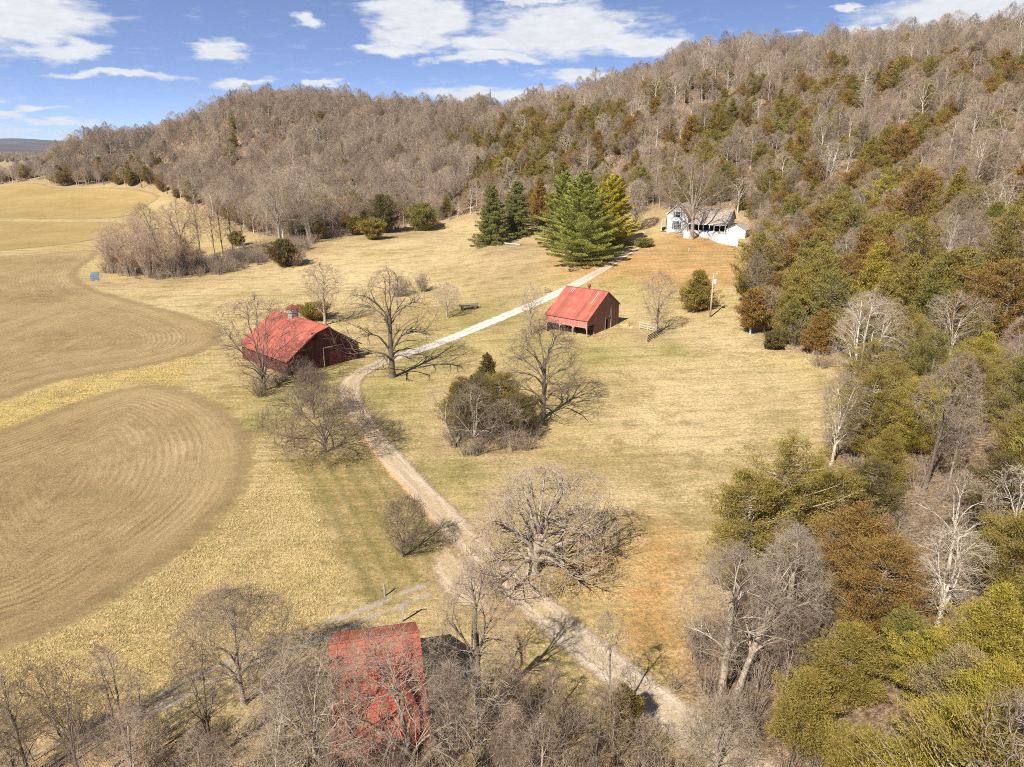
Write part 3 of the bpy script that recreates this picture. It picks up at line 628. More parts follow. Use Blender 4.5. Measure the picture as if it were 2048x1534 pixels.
def barn(name, pos, yaw, L, wl, wr, hl, hr, hR, label, roofm, wallm, over=.45, hood=0, front_open=None, gable_holes=(), back=True, skirt=1.2):
    """local x: along the ridge away from the near gable; local y: towards the low front side (left of x)"""
    u_ = (cos(yaw), sin(yaw)); pos = (pos[0] + u_[0] * over, pos[1] + u_[1] * over, pos[2]); L = L - 2 * over      # the fitted size is that of the roof
    hl += (hR - hl) / wl * over; hr += (hR - hr) / wr * over; wl -= over; wr -= over
    root = empty(name, pos, yaw, label, 'barn')
    def top(s): return hR - (hR - hl) * s / wl if s >= 0 else hR + (hR - hr) * s / wr
    idn = lambda q: q
    w = MB()
    def gab(x, flip, holes=()):
        def rot(q):
            r = [(x, p[0], p[2]) for p in q]
            return r[::-1] if not flip else r
        sub = MB(); wall_holes(sub, -wr + .0, wl, -skirt, lambda s: top(s) - .12, holes, 0, .12, rot)
        # board coordinate across the gable
        for v in sub.v: pass
        sub.u = [(v[1] + 20, v[2]) for v in sub.v]; w.add(sub.v, sub.f, sub.u)
    gab(0, False, gable_holes); gab(L, True)
    b = MB(); b.slab([(.12, -wr, -skirt), (L - .12, -wr, -skirt), (L - .12, -wr, hr - .12), (.12, -wr, hr - .12)], .12)
    if front_open is None: b.slab([(L - .12, wl, -skirt), (.12, wl, -skirt), (.12, wl, hl - .12), (L - .12, wl, hl - .12)], .12)
    else: b.slab([(L - .12, front_open, -skirt), (.12, front_open, -skirt), (.12, front_open, top(front_open) - .2), (L - .12, front_open, top(front_open) - .2)], .12)
    b.u = [(v[0] + 60, v[2]) for v in b.v]; w.add(b.v, b.f, b.u)
    wo = w.build('wall', M[wallm], root)
    r = MB(); sl = (hR - hl) / wl; sr = (hR - hr) / wr; o = over; ht = hood
    tl = .09
    r.slab([(-o - ht, .03, hR), (L + o, .03, hR), (L + o, wl + o, hl - sl * o), (-o, wl + o, hl - sl * o)] if ht == 0 else
           [(-o - ht, .0, hR), (L + o, .0, hR), (L + o, wl + o, hl - sl * o), (-o, wl + o, hl - sl * o), (-o, 1.9, hR - sl * 1.9)], tl)
    r.slab([(L + o, -.03 if ht == 0 else 0., hR), (-o - ht, -.03 if ht == 0 else 0., hR), (-o, -wr - o, hr - sr * o), (L + o, -wr - o, hr - sr * o)] if ht == 0 else
           [(L + o, 0, hR), (-o - ht, 0, hR), (-o, -1.9, hR - sr * 1.9), (-o, -wr - o, hr - sr * o), (L + o, -wr - o, hr - sr * o)], tl)
    ro = r.build('roof', M[roofm], root)
    cap = MB(); cap.tube([(-o - ht, 0, hR + .01), (L + o, 0, hR + .01)], [.10, .10], 8); cap.build('ridge_cap', M[roofm], ro)
    # rafter tails and barge boards under the roof edge
    def board(a_, b_): bb = MB(); bb.bar(a_, b_, .05, .18); bb.build('barge_board', M['greyd'], ro)
    for x in (-o + .06, L + o - .06):
        board((x, wl + o - .1, hl - sl * (o - .1) - .16), (x, 1.9 if ht else .1, hR - sl * (1.9 if ht else .1) - .16)); board((x, -.1 if not ht else -1.9, hR - sr * (.1 if not ht else 1.9) - .16), (x, -wr - o + .1, hr - sr * (o - .1) - .16))
    return root, top

# far left barn with hay hood and cupola
b1, top1 = barn('barn', (-33.21, 122.11, .25), R(137.24), 17.08, 7.99, 7.81, 2.6, 2.83, 7.85, 'large dark red gambrel-free barn with cupola and projecting hay hood beside the driveway bend', 'roof', 'board', .5, 1.6, None, [(1.2, 2.3, 5.3, 6.6)])
b1['label'] = 'large dark red barn with a small roofed cupola on its ridge, beside the driveway bend'
d = MB(); d.slab([(-.05, .2, 0), (-.05, -3.4, 0), (-.05, -3.4, 3.3), (-.05, .2, 3.3)], .06); d.u = [(v[1] + 5, v[2]) for v in d.v]; do = d.build('door', M['board'], b1)
d = MB(); d.bar((-.13, .3, 0), (-.13, .3, 3.6), .16, .08); d.bar((-.13, .5, 3.5), (-.13, -3.7, 3.5), .1, .16); d.build('door_track', M['post'], do)
d = MB(); d.slab([(.1, 2.3, 5.3), (.1, 1.2, 5.3), (.1, 1.2, 6.6), (.1, 2.3, 6.6)], .04); d.build('hay_opening_shade', M['dark'], b1)  # black sheet behind the opening, painted as the shade inside the loft
cup = MB(); cx = 9.6
for i in (-1, 1):
    for j in (-1, 1): cup.box((cx + i * .62, j * .62, 8.25), (.16, .16, 2.1))
cup.box((cx, 0, 7.75), (1.36, 1.36, .9)); cup.box((cx, 0, 9.22), (1.5, 1.5, .12))
for z in (8.3, 8.55, 8.8, 9.05):
    for j in (-1, 1): cup.box((cx, j * .58, z), (1.08, .04, .07), 0, ('X', R(30) * j)); cup.box((cx + j * .58, 0, z), (.04, 1.08, .07), 0, ('Y', -R(30) * j))
cu = cup.build('cupola', M['grey'], b1)
rc = MB(); e = 1.05; zt = 9.26
rc.add([(cx - e, -e, zt), (cx + e, -e, zt), (cx + e, e, zt), (cx - e, e, zt), (cx, 0, zt + .85), (cx - e, -e, zt + .06), (cx + e, -e, zt + .06), (cx + e, e, zt + .06), (cx - e, e, zt + .06)],
       [(3, 2, 1, 0), (0, 1, 6, 5), (1, 2, 7, 6), (2, 3, 8, 7), (3, 0, 5, 8), (5, 6, 4), (6, 7, 4), (7, 8, 4), (8, 5, 4)]); rc.build('cupola_roof', M['roof'], cu)

# middle barn: open front bays with arched braces
b2p = (18.55, 134.33, 3.95); b2y = R(142.24); L_, wl_, wr_, hl_, hr_, hR_ = 9.83, 7.36, 4.93, 3.17, 4.4, 7.6
FO = 4.6
b2, top2 = barn('barn', b2p, b2y, L_, wl_, wr_, hl_, hr_, hR_, 'weathered red barn with open arched bays along its front, middle of the three barns', 'roof2', 'board2', .25, 0, 2.6, [(FO, wl_ - .25, -1.2, 2.05), (-.55, .45, -1.2, 2.2)])
d = MB(); d.slab([(.3, .45, -.3), (.3, -.55, -.3), (.3, -.55, 2.2), (.3, .45, 2.2)], .04); d.build('doorway_shade', M['dark'], b2)  # black sheet just inside the opening, standing for the unlit interior
d = MB(); d.bar((-.05, .52, 0), (-.05, .52, 2.9), .1, .08); d.bar((-.06, -1.6, 0), (-.06, -1.6, 4.6), .1, .08); d.bar((-.06, -1.1, 2.4), (-.06, -1.35, 5.0), .08, .14); d.build('door_frame', M['post'], b2)
d = MB(); d.slab([(-.05, -1.75, .1), (-.05, -3.0, .1), (-.05, -3.0, 4.2), (-.05, -1.75, 4.2)], .05); d.u = [(v[1] + 7, v[2]) for v in d.v]; d.build('sliding_door', M['board2'], b2)
L_ -= .5; hl_ += .15; wl_ -= .25
n = 4
for i in range(n):
    x = .08 + (L_ - .16) * i / (n - 1); d = MB(); d.box((x, wl_ - .08, .4), (.17, .17, 4.6 - (.0)), 0)
    for sgn in (-1, 1):
        if 0 <= i + sgn < n:
            rr_ = .62; arc = [(x + sgn * (.085 + rr_ * (1 - cos(a))), 1.75 - rr_ + rr_ * sin(a)) for a in np.linspace(0, pi / 2, 7)]
            for (xa, za), (xb, zb) in zip(arc[:-1], arc[1:]):
                q = [(xa, wl_ - .03, za), (xb, wl_ - .03, zb), (xb, wl_ - .03, 1.78), (xa, wl_ - .03, 1.78)]
                d.slab(q[::-1] if sgn > 0 else q, .07)
    d.build('post', M['post'], b2)
d = MB(); q = [(L_, wl_ + .01, 1.72), (0, wl_ + .01, 1.72), (0, wl_ + .01, hl_ - .1), (L_, wl_ + .01, hl_ - .1)]; d.slab(q, .06); d.u = [(v[0] + 11, v[2]) for v in d.v]; d.build('fascia', M['pink'], b2)
d = MB(); d.tube([(4.2, 0, 7.6), (4.2, 0, 7.95)], [.16, .13], 10); d.tube([(4.2, 0, 7.95), (4.2, 0, 8.1), (4.2, 0, 8.35), (4.2, 0, 8.6), (4.2, 0, 8.72)], [.16, .34, .38, .30, .05], 12); d.build('roof_ventilator', M['roof2'], b2, True)
for (s, a, b_) in ((1.6, .6, 3.4), (7.2, .25, 1.4), (7.6, .25, 1.4)):
    d = MB(); d.bar((s, a, top2(a) + .055), (s, b_, top2(b_) + .055), .07, .02); d.build('roof_seam', M['white'], b2)
# old implement under the open bays
t = empty('hay_rake', tuple(Vector(b2p) + Matrix.Rotation(b2y, 3, 'Z') @ Vector((5.2, 5.9, 0))), b2y, 'old iron farm implement with spoked wheels parked under the open barn bays', 'farm implement')
for s in (-1.1, 1.1):
    d = MB(); pts = [(s, .62 * cos(a), .62 + .62 * sin(a)) for a in np.linspace(0, 2 * pi, 21)]; d.tube(pts, [.035] * 21, 6, False)
    for a in np.linspace(0, 2 * pi, 9)[:-1]: d.bar((s, 0, .62), (s, .6 * cos(a), .62 + .6 * sin(a)), .025)
    d.build('wheel', M['grey'], t)
d = MB(); d.bar((-1.1, 0, .62), (1.1, 0, .62), .07); d.bar((0, 0, .62), (0, 1.2, .7), .07)
for k in range(9):
    x = -.9 + k * .225; pts = [(x, -.1 - .5 * sin(a), .7 - .5 * (1 - cos(a))) for a in np.linspace(0, 1.7, 6)]
    for p, q in zip(pts[:-1], pts[1:]): d.bar(p, q, .02)
d.build('tine_frame', M['rust'], t)

B3 = (6.13, 6.3, 4.14, 2.2, 3.6, 5.8)
# near barn at the bottom of the picture, behind bare branches
b3, top3 = barn('barn', (-6.43, 41.32, .2), R(192.85), *B3, 'small red metal-roofed barn at the bottom behind bare branches, nearest of the three barns', 'roof3', 'board', .35, 0, None, [])
for s in np.linspace(.4, 5.2, 8): z = top3(s) + .05; d = MB(); d.bar((-.35, s, z), (B3[0] - .35, s, z), .03, .015); d.build('roof_lap', M['roof3'], b3)

# ------------------------------------------------------------------ white farmhouse
TH = R(32); E_ = np.array([cos(TH), -sin(TH), 0]); Bk = np.array([sin(TH), cos(TH), 0])
HO = at(1333, 464); HZ = HO[2] + .15
house = empty('farmhouse', (HO[0], HO[1], HZ), -TH, 'white clapboard farmhouse with brown roofs and a long front porch below the wooded hill', 'house')
# local: x along the front, y back, z up
w = MB()
def plate(mb, q, t=.15): mb.slab(q, t)
GW, GD, GE, GP = 6.4, 8.5, 5.5, 8.3
wa = MB(); wa.slab([(0, 0, -1), (GW, 0, -1), (GW, 0, GE), (GW / 2, 0, GP), (0, 0, GE)], .15); wa.slab([(GW, GD, -1), (0, GD, -1), (0, GD, GE), (GW / 2, GD, GP), (GW, GD, GE)], .15)
wa.slab([(0, GD - .15, -1), (0, .15, -1), (0, .15, GE), (0, GD - .15, GE)], .15); wa.slab([(GW, .15, -1), (GW, GD - .15, -1), (GW, GD - .15, GE), (GW, .15, GE)], .15)
MX0, MX1, MY0, MY1, ME, MP = GW + .01, 17.6, 3.2, 9.5, 4.2, 7.0
ym = (MY0 + MY1) / 2
wa.slab([(MX0, MY0, -1), (MX1 - .15, MY0, -1), (MX1 - .15, MY0, ME), (MX0, MY0, ME)], .15); wa.slab([(MX1, MY0, -1), (MX1, MY1, -1), (MX1, MY1, ME), (MX1, ym, MP), (MX1, MY0, ME)], .15); wa.slab([(MX1 - .15, MY1, -1), (MX0, MY1, -1), (MX0, MY1, ME), (MX1 - .15, MY1, ME)], .15)
wa.u = [(v[2] + 9, v[0] + v[1]) for v in wa.v]; wa.build('wall', M['whiteboard'], house)
r = MB(); o = .4; s = (GP - GE) / (GW / 2)
r.slab([(-o, GD + o, GE - s * o), (-o, -o, GE - s * o), (GW / 2, -o, GP), (GW / 2, GD + o, GP)], .14); r.slab([(GW + o, -o, GE - s * o), (GW + o, GD + o, GE - s * o), (GW / 2 + .002, GD + o, GP), (GW / 2 + .002, -o, GP)], .14)
r.build('roof', M['shingle'], house)
r = MB(); s = (MP - ME) / (ym - MY0); x0 = GW + .42
r.slab([(x0, MY0 - o, ME - s * o), (MX1 + o, MY0 - o, ME - s * o), (MX1 + o, ym, MP), (x0, ym, MP)], .14); r.slab([(MX1 + o, MY1 + o, ME - s * o), (x0, MY1 + o, ME - s * o), (x0, ym + .002, MP), (MX1 + o, ym + .002, MP)], .14)
r.slab([(GW + .05, .5, 2.75), (MX1 + .2, .5, 2.75), (MX1 + .2, MY0 - o - .02, ME - s * o - .05), (GW + .05, MY0 - o - .02, ME - s * o - .05)], .12)
r.build('roof', M['shingle'], house)
tr = MB(); s = (GP - GE) / (GW / 2)
tr.bar((-o, -o - .03, GE - s * o - .05), (GW / 2, -o - .03, GP - .05), .06, .22); tr.bar((GW / 2, -o - .035, GP - .05), (GW + o, -o - .035, GE - s * o - .05), .06, .22); tr.bar((GW + .05, .46, 2.66), (MX1 + .2, .46, 2.66), .06, .2); tr.build('trim', M['white'], house)
def window(x, z, w_, h_, y=-.02, nx=2, nz=3, shut=.45):
    f = MB(); f.bar((x - w_ / 2 - .06, y, z), (x - w_ / 2 - .06, y, z + h_), .12, .08); f.bar((x + w_ / 2 + .06, y, z), (x + w_ / 2 + .06, y, z + h_), .12, .08); f.bar((x - w_ / 2 - .14, y - .02, z - .06), (x + w_ / 2 + .14, y - .02, z - .06), .12, .12); f.bar((x - w_ / 2 - .12, y, z + h_ + .06), (x + w_ / 2 + .12, y, z + h_ + .06), .08, .12)
    for i in range(1, nx): f.bar((x - w_ / 2 + w_ * i / nx, y - .01, z), (x - w_ / 2 + w_ * i / nx, y - .01, z + h_), .05, .04)
    for i in range(1, nz): f.bar((x - w_ / 2, y - .012, z + h_ * i / nz), (x + w_ / 2, y - .012, z + h_ * i / nz), .04, .05)
    fo = f.build('window', M['white'], house)
    p = MB(); p.slab([(x - w_ / 2, y + .015, z), (x + w_ / 2, y + .015, z), (x + w_ / 2, y + .015, z + h_), (x - w_ / 2, y + .015, z + h_)], .03); p.build('pane', M['glass'], fo)
    if shut:
        for sg in (-1, 1):
            q = MB(); xx = x + sg * (w_ / 2 + .12 + shut / 2 + .02); q.slab([(xx - shut / 2, y - .03, z), (xx + shut / 2, y - .03, z), (xx + shut / 2, y - .03, z + h_), (xx - shut / 2, y - .03, z + h_)], .05); q.build('shutter', M['shutter'], fo)
window(3.0, .9, 1.5, 2.3, nx=4, nz=5); window(3.2, 4.4, 1.5, 1.55, nx=2, nz=2)
# porch: white half wall, posts, and a black sheet painted as the shade in the bays
pw = MB(); pw.slab([(GW + .05, .55, -1.2), (MX1, .55, -1.2), (MX1, .55, .75), (GW + .05, .55, .75)], .12); pw.slab([(MX1, .67, -1.2), (MX1, MY0, -1.2), (MX1, MY0, .75), (MX1, .67, .75)], .12); pw.build('porch_wall', M['whiteboard'], house)
for i, x in enumerate([GW + .15, 8.2, 9.6, 11.0, 12.8, 14.2, 15.9, 17.45]):
    d = MB(); d.box((x, .62, 1.7), (.17, .15, 2.0)); d.build('porch_post', M['white'], house)
d = MB(); d.box(((GW + MX1) / 2, .62, .84), (MX1 - GW, .2, .10)); d.build('porch_rail', M['white'], house)
d = MB(); d.slab([(GW + .1, MY0 - .03, 0), (MX1 - .2, MY0 - .03, 0), (MX1 - .2, MY0 - .03, 2.6), (GW + .1, MY0 - .03, 2.6)], .02); d.build('porch_shade', M['dark'], house)  # black sheet over the white wall: shade under the porch roof as colour
# little side porch on the left
d = MB(); d.slab([(-1.9, .3, 3.7), (-.0, .3, 4.15), (-.0, 4.4, 4.15), (-1.9, 4.4, 3.7)][::1], .1); d.build('side_porch_roof', M['shingle'], house)
for y_ in (.45, 4.2): d = MB(); d.box((-1.75, y_, 1.75), (.16, .16, 3.8)); d.build('porch_post', M['white'], house)
d = MB(); d.box((-.95, 2.3, -.45), (1.9, 4.1, .9)); d.box((-1.85, 2.3, .55), (.06, 4.0, .9)); d.build('side_porch', M['whiteboard'], house)
d = MB()
for k in range(6): d.box((.1 + k * 1.05, -1.0 - .0, -.75), (1.0, .28, 1.1))
d.box((3.0, -1.35, -1.0), (5.6, .5, .6)); d.build('steps', M['tan'], house)

# white gabled outbuilding to the right of the house
GO = at(1452, 474); sh = empty('garage', (*(HO + E_ * 18.2 + Bk * -1.0)[:2], HZ - .6), -TH, 'small white gabled outbuilding at the right end of the farmhouse', 'garage')
d = MB(); W_, D_, H_, P_ = 5.6, 6.0, 2.6, 4.1
d.slab([(0, 0, -2), (W_, 0, -2), (W_, 0, H_), (W_ / 2, 0, P_), (0, 0, H_)], .12); d.slab([(W_, D_, -2), (0, D_, -2), (0, D_, H_), (W_ / 2, D_, P_), (W_, D_, H_)], .12); d.slab([(0, D_ - .12, -2), (0, .12, -2), (0, .12, H_), (0, D_ - .12, H_)], .12); d.slab([(W_, .12, -2), (W_, D_ - .12, -2), (W_, D_ - .12, H_), (W_, .12, H_)], .12)
d.u = [(v[2] + 9, v[0] + v[1]) for v in d.v]; d.build('wall', M['whiteboard'], sh)
d = MB(); s = (P_ - H_) / (W_ / 2); d.slab([(-.3, D_ + .3, H_ - s * .3), (-.3, -.25, H_ - s * .3), (W_ / 2, -.25, P_), (W_ / 2, D_ + .3, P_)], .12); d.slab([(W_ + .3, -.25, H_ - s * .3), (W_ + .3, D_ + .3, H_ - s * .3), (W_ / 2 + .002, D_ + .3, P_), (W_ / 2 + .002, -.25, P_)], .12); d.build('roof', M['shingle'], sh)

# white board fences / terrace screens in front of the house
def screen(pxs, hs, name, label, group=None, lattice=False):
    P = [at(*p) for p in pxs]; c = P[0]
    root = empty(name, tuple(c), 0, label, 'fence', group)
    b = MB()
    for i in range(len(P) - 1):
        a, e = P[i] - c, P[i + 1] - c; L = np.hypot(*(e - a)[:2]); n = max(1, int(L / .17))
        for k in range(n):
            q = a + (e - a) * (k + .5) / n; h = hs[i] + (hs[i + 1] - hs[i]) * (k + .5) / n
            b.box((q[0], q[1], q[2] + h / 2 - .15), (L / n * .93, .03, h + .3), math.atan2(e[1] - a[1], e[0] - a[0]))
    b.build('board_panel', M['white'], root)
    for i in range(len(P)):
        q = P[i] - c; d = MB(); d.box((q[0], q[1] - .06, q[2] + hs[i] / 2), (.18, .18, hs[i] + .25)); d.build('post', M['white'], root)
    d = MB()
    for i in range(len(P) - 1):
        for f_ in (.12, .97): d.bar(tuple(P[i] - c + [0, -.05, hs[i] * f_]), tuple(P[i + 1] - c + [0, -.05, hs[i + 1] * f_]), .08, .12)
    d.build('rail', M['white'], root)
screen([(1399, 473), (1412, 476), (1424, 480)], [1.6, 1.6, 1.7], 'board_fence', 'white board fence behind the big bare tree, in front of the porch')
screen([(1424, 480), (1436, 486), (1455, 489.5), (1474, 493)], [1.75, 2.4, 2.7, 2.75], 'board_fence', 'tall white board fence at the right end of the house front, below the outbuilding')
screen([(1367, 476), (1379, 478), (1386, 474)], [2.0, 2.0, 1.6], 'board_fence', 'short white board screen left of the big bare tree at the house')

# ------------------------------------------------------------------ small things on the farm
def on(px, py): p = at(px, py); return tuple(p)
p = on(1420, 634.5); t = empty('utility_pole', p, 0, 'brown wooden utility pole with a grey transformer, standing on the lawn beside a cedar', 'utility pole')
d = MB(); d.tube([(0, 0, -.3), (0, 0, 4.5), (-.02, 0, 8.75)], [.19, .165, .12], 12); d.build('pole', M['pole'], t, True)
d = MB(); d.tube([(.42, -.05, 6.7), (.42, -.05, 7.55)], [.26, .26], 14); d.tube([(.42, -.05, 7.55), (.42, -.05, 7.66)], [.27, .12], 14); d.build('transformer', M['metal'], t)
for z_ in (7.3, 6.9): d = MB(); d.bar((0, 0, z_), (.3, -.03, z_), .07); d.build('bracket', M['steel'], t)
d = MB(); d.tube([(.12, 0, 8.6), (.12, 0, 8.95)], [.05, .07], 8); d.build('insulator', M['steel'], t)
d = MB(); d.tube([(0, 0, 8.7), (.3, -.6, 8.95), (.35, -.75, 8.9)], [.03, .03, .03], 6); d.tube([(.35, -.75, 8.93), (.37, -.85, 8.72)], [.10, .18], 10); d.build('yard_light', M['metal'], t)
# two leftover pieces of board fence near the middle barn
def rail_fence(a, b, h, nr, m, label, npost=2):
    A, B = np.array(on(*a)), np.array(on(*b)); r = empty('rail_fence', tuple(A), 0, label, 'fence', None); v = B - A
    for i in range(npost):
        d = MB(); q = v * i / (npost - 1); d.box((q[0], q[1], q[2] + h / 2), (.13, .13, h + .25)); d.build('post', M[m], r)
    for k in range(nr):
        z = h * (.25 + .7 * k / (nr - 1)); d = MB(); d.bar((v[0] * -.02, v[1] * -.02 - .09, z), (v[0] * 1.02, v[1] * 1.02 - .09, v[2] + z), .04, .17); d.build('rail', M[m], r)
rail_fence((1278.5, 657), (1312, 664), 1.35, 3, 'rail', 'short pale three-rail board fence left of the bare tree by the middle barn', 3)
rail_fence((1294.5, 685), (1324, 668), 1.3, 4, 'greyd', 'short dark four-rail board fence just right of the bare tree by the middle barn', 3)
d = MB(); q = on(1294, 685); d.box((0, 0, .65), (.16, .16, 1.5)); o = d.build('fence_post', M['rail'], None); o.location = q; tag(o, 'single pale fence post at the near end of the dark four-rail fence', 'post')
p = on(769.5, 1192); d = MB(); d.tube([(0, 0, -.2), (.02, 0, .7), (-.03, 0, 1.25)], [.09, .085, .07], 8); o = d.build('fence_post', M['grey'], None); o.location = p; tag(o, 'lone grey wooden post standing in the grass above the nearest barn', 'post')
p = on(808, 1243); d = MB(); d.box((0, 0, .8), (.13, .13, 2.0), .3, ('Y', .22)); d.bar((-.1, 0, 1.5), (.55, .05, 1.9), .08); o = d.build('fence_post', M['grey'], None); o.location = p; tag(o, 'leaning grey gate post just behind the roof of the nearest barn', 'post')
# little gate remnant beside the white part of the driveway
p = on(1090, 587); t = empty('gate', p, .35, 'small dark broken gate at the driveway edge left of the middle barn', 'gate')
for q_, h_ in ((0, 1.7), (1.5, 1.1)): d = MB(); d.box((q_, 0, h_ / 2 - .1), (.12, .12, h_)); d.build('post', M['greyd'], t)
for k in range(4): d = MB(); d.bar((0, 0, .35 + .35 * k), (1.5, 0, .3 + .2 * k), .05, .09); d.build('rail', M['greyd'], t)
d = MB(); d.bar((.2, -.7, .12), (2.6, -.3, .12), .16, .12); o = d.build('timber', M['rail'], None); o.location = p; tag(o, 'pale timber lying on the driveway verge beside the small broken gate', 'timber')
# old hay wagon frame left of the driveway
p = on(937, 618); t = empty('hay_wagon', p, .12, 'old dark slatted hay wagon standing in the grass left of the white driveway', 'wagon')
d = MB()
for k in range(9): d.bar((-2.1, -.85 + k * .21, .78), (2.1, -.85 + k * .21, .78), .15, .05)
for x in (-1.8, -.6, .6, 1.8): d.bar((x, -.9, .70), (x, .9, .70), .1, .1)
d.build('bed', M['greyd'], t)
d = MB()
for x in (-2.05, 2.05):
    for y in (-.8, -.3, .3, .8): d.bar((x, y, .8), (x * 1.03, y, 1.35), .06)
    d.bar((x * 1.03, -.85, 1.33), (x * 1.03, .85, 1.33), .05, .1)
for y in (-.88, .88): d.bar((-2.05, y, 1.0), (2.05, y, 1.0), .05, .12)
d.build('rack', M['greyd'], t)
for x in (-1.4, 1.4):
    for y in (-.85, .85):
        d = MB(); d.tube([(x, y - .07, .38), (x, y + .07, .38)], [.38, .38], 14); d.build('wheel', M['rust'], t)
# log and root cellar timbers on the mound
A, B = np.array(on(989, 483)), np.array(on(1040, 492)); t = empty('log', tuple(A), 0, 'long grey weathered log lying across the brown mound below the spruces', 'log'); v = B - A
zs = [h1(*(A + v * s)[:2]) - A[2] + .28 for s in np.linspace(0, 1, 7)]
d = MB(); d.tube([tuple(v[:2] * s) + (z,) for s, z in zip(np.linspace(0, 1, 7), zs)], [.34, .36, .31, .33, .30, .27, .22], 10); o = d.build('trunk', M['rail'], t, True)
d = MB(); d.bar(tuple(v[:2] * 1.0) + (zs[-1],), tuple(v[:2] * 1.05 + [.4, .6]) + (zs[-1] + .7,), .12); d.bar(tuple(v[:2] * .98) + (zs[-1],), tuple(v[:2] * 1.06) + (zs[-1] + .3,), .1); d.build('limb', M['greyd'], t)
p = on(1027, 476); d = MB(); d.tube([(-1.1, 0, .25), (0, .1, .3), (1.2, 0, .22)], [.42, .5, .38], 9); o = d.build('boulder', M['stone'], None, True); o.location = p; tag(o, 'low pale boulder on the brown mound just above the log', 'boulder')
# stones by the middle barn
for px, py, sx, m_, lab in ((1252, 653, .75, 'orange', 'orange sandstone block in the grass behind the middle barn'), (1243, 650, .35, 'stone', 'pale stone at the back corner of the middle barn'), (1262, 656, .42, 'stone', 'pale flat stone right of the orange sandstone block')):
    bm = MB(); rr = random.Random(int(px)); ring = lambda z, s: [(s * sx * cos(a) * rr.uniform(.8, 1.15), s * sx * .7 * sin(a) * rr.uniform(.8, 1.15), z) for a in np.linspace(0, 2 * pi, 9)[:-1]]
    vs = ring(-.1, 1) + ring(sx * .45, .95) + ring(sx * .75, .55); fs = [(i + 8 * j, (i + 1) % 8 + 8 * j, (i + 1) % 8 + 8 * j + 8, i + 8 * j + 8) for j in range(2) for i in range(8)] + [tuple(range(16, 24))]
    bm.add(vs, fs); o = bm.build('stone', M[m_], None); o.location = on(px, py); tag(o, lab, 'stone')
p = on(1377.5, 503); d = MB(); d.box((0, 0, .5), (.12, .08, .9)); d.box((0, -.02, .8), (.22, .05, .2)); o = d.build('marker_stake', M['white'], None); o.location = p; tag(o, 'tiny white marker stake on the brown lawn below the house', 'stake')
# H-frame power line pole on the far ridge
p = und(970, 262, 455); p[2] = h1(p[0], p[1]); t = empty('power_line_tower', tuple(p), 0, 'tall two-pole power line tower on the skyline between the two hills', 'power tower')
for s in (-3.2, 3.2):
    d = MB(); d.tube([(s, 0, -1), (s, 0, 20.5)], [.36, .24], 8); d.build('pole', M['steel'], t)
d = MB(); d.bar((-6.5, 0, 16), (6.5, 0, 16), .22, .34); d.build('crossarm', M['steel'], t)
d = MB(); d.bar((-3.2, 0, 15.6), (3.2, 0, 9), .16); d.bar((3.2, 0, 15.6), (-3.2, 0, 9), .16); d.build('brace', M['steel'], t)
p = und(982, 262, 480); p[2] = h1(p[0], p[1]); d = MB(); d.tube([(0, 0, -1), (0, 0, 20)], [.24, .16], 8); d.bar((-.6, 0, 19.2), (.6, 0, 19.2), .12); o = d.build('power_pole', M['steel'], None); o.location = tuple(p); tag(o, 'thin single power pole just right of the two-pole power line tower', 'power pole')

# ------------------------------------------------------------------ trees
def tubes(P, Rr, sides):
    """P (N,K,3) polylines, Rr (N,K) radii -> verts, quads"""
    N_, K = P.shape[:2]
    T = np.gradient(P, axis=1); T /= np.linalg.norm(T, axis=2, keepdims=True) + 1e-9
    ref = np.where(np.abs(T[..., 2:3]) > .85, np.array([1.0, .17, .05]), np.array([.1, .2, .97]))
    A = np.cross(T, ref); A /= np.linalg.norm(A, axis=2, keepdims=True) + 1e-9; B = np.cross(T, A)
    an = np.arange(sides) * 2 * pi / sides
    V = P[:, :, None] + Rr[:, :, None, None] * (A[:, :, None] * np.cos(an)[:, None] + B[:, :, None] * np.sin(an)[:, None])
    i = np.arange(N_ * K * sides).reshape(N_, K, sides); j = np.roll(i, -1, 2)
    Fq = np.stack([i[:, :-1], j[:, :-1], j[:, 1:], i[:, 1:]], -1).reshape(-1, 4)
    return V.reshape(-1, 3), Fq
class Acc:
    def __init__(s): s.V, s.F, s.M, s.n = [], [], [], 0
    def add(s, V, Fq, m=0):
        s.V.append(V); s.F.append(Fq + s.n); s.M.append(np.full(len(Fq), m)); s.n += len(V)
    def mesh(s, name, smooth=False): return mesh_np(name, np.vstack(s.V), np.vstack(s.F), smooth, np.concatenate(s.M))
def unit(v): return v / (np.linalg.norm(v, axis=-1, keepdims=True) + 1e-9)

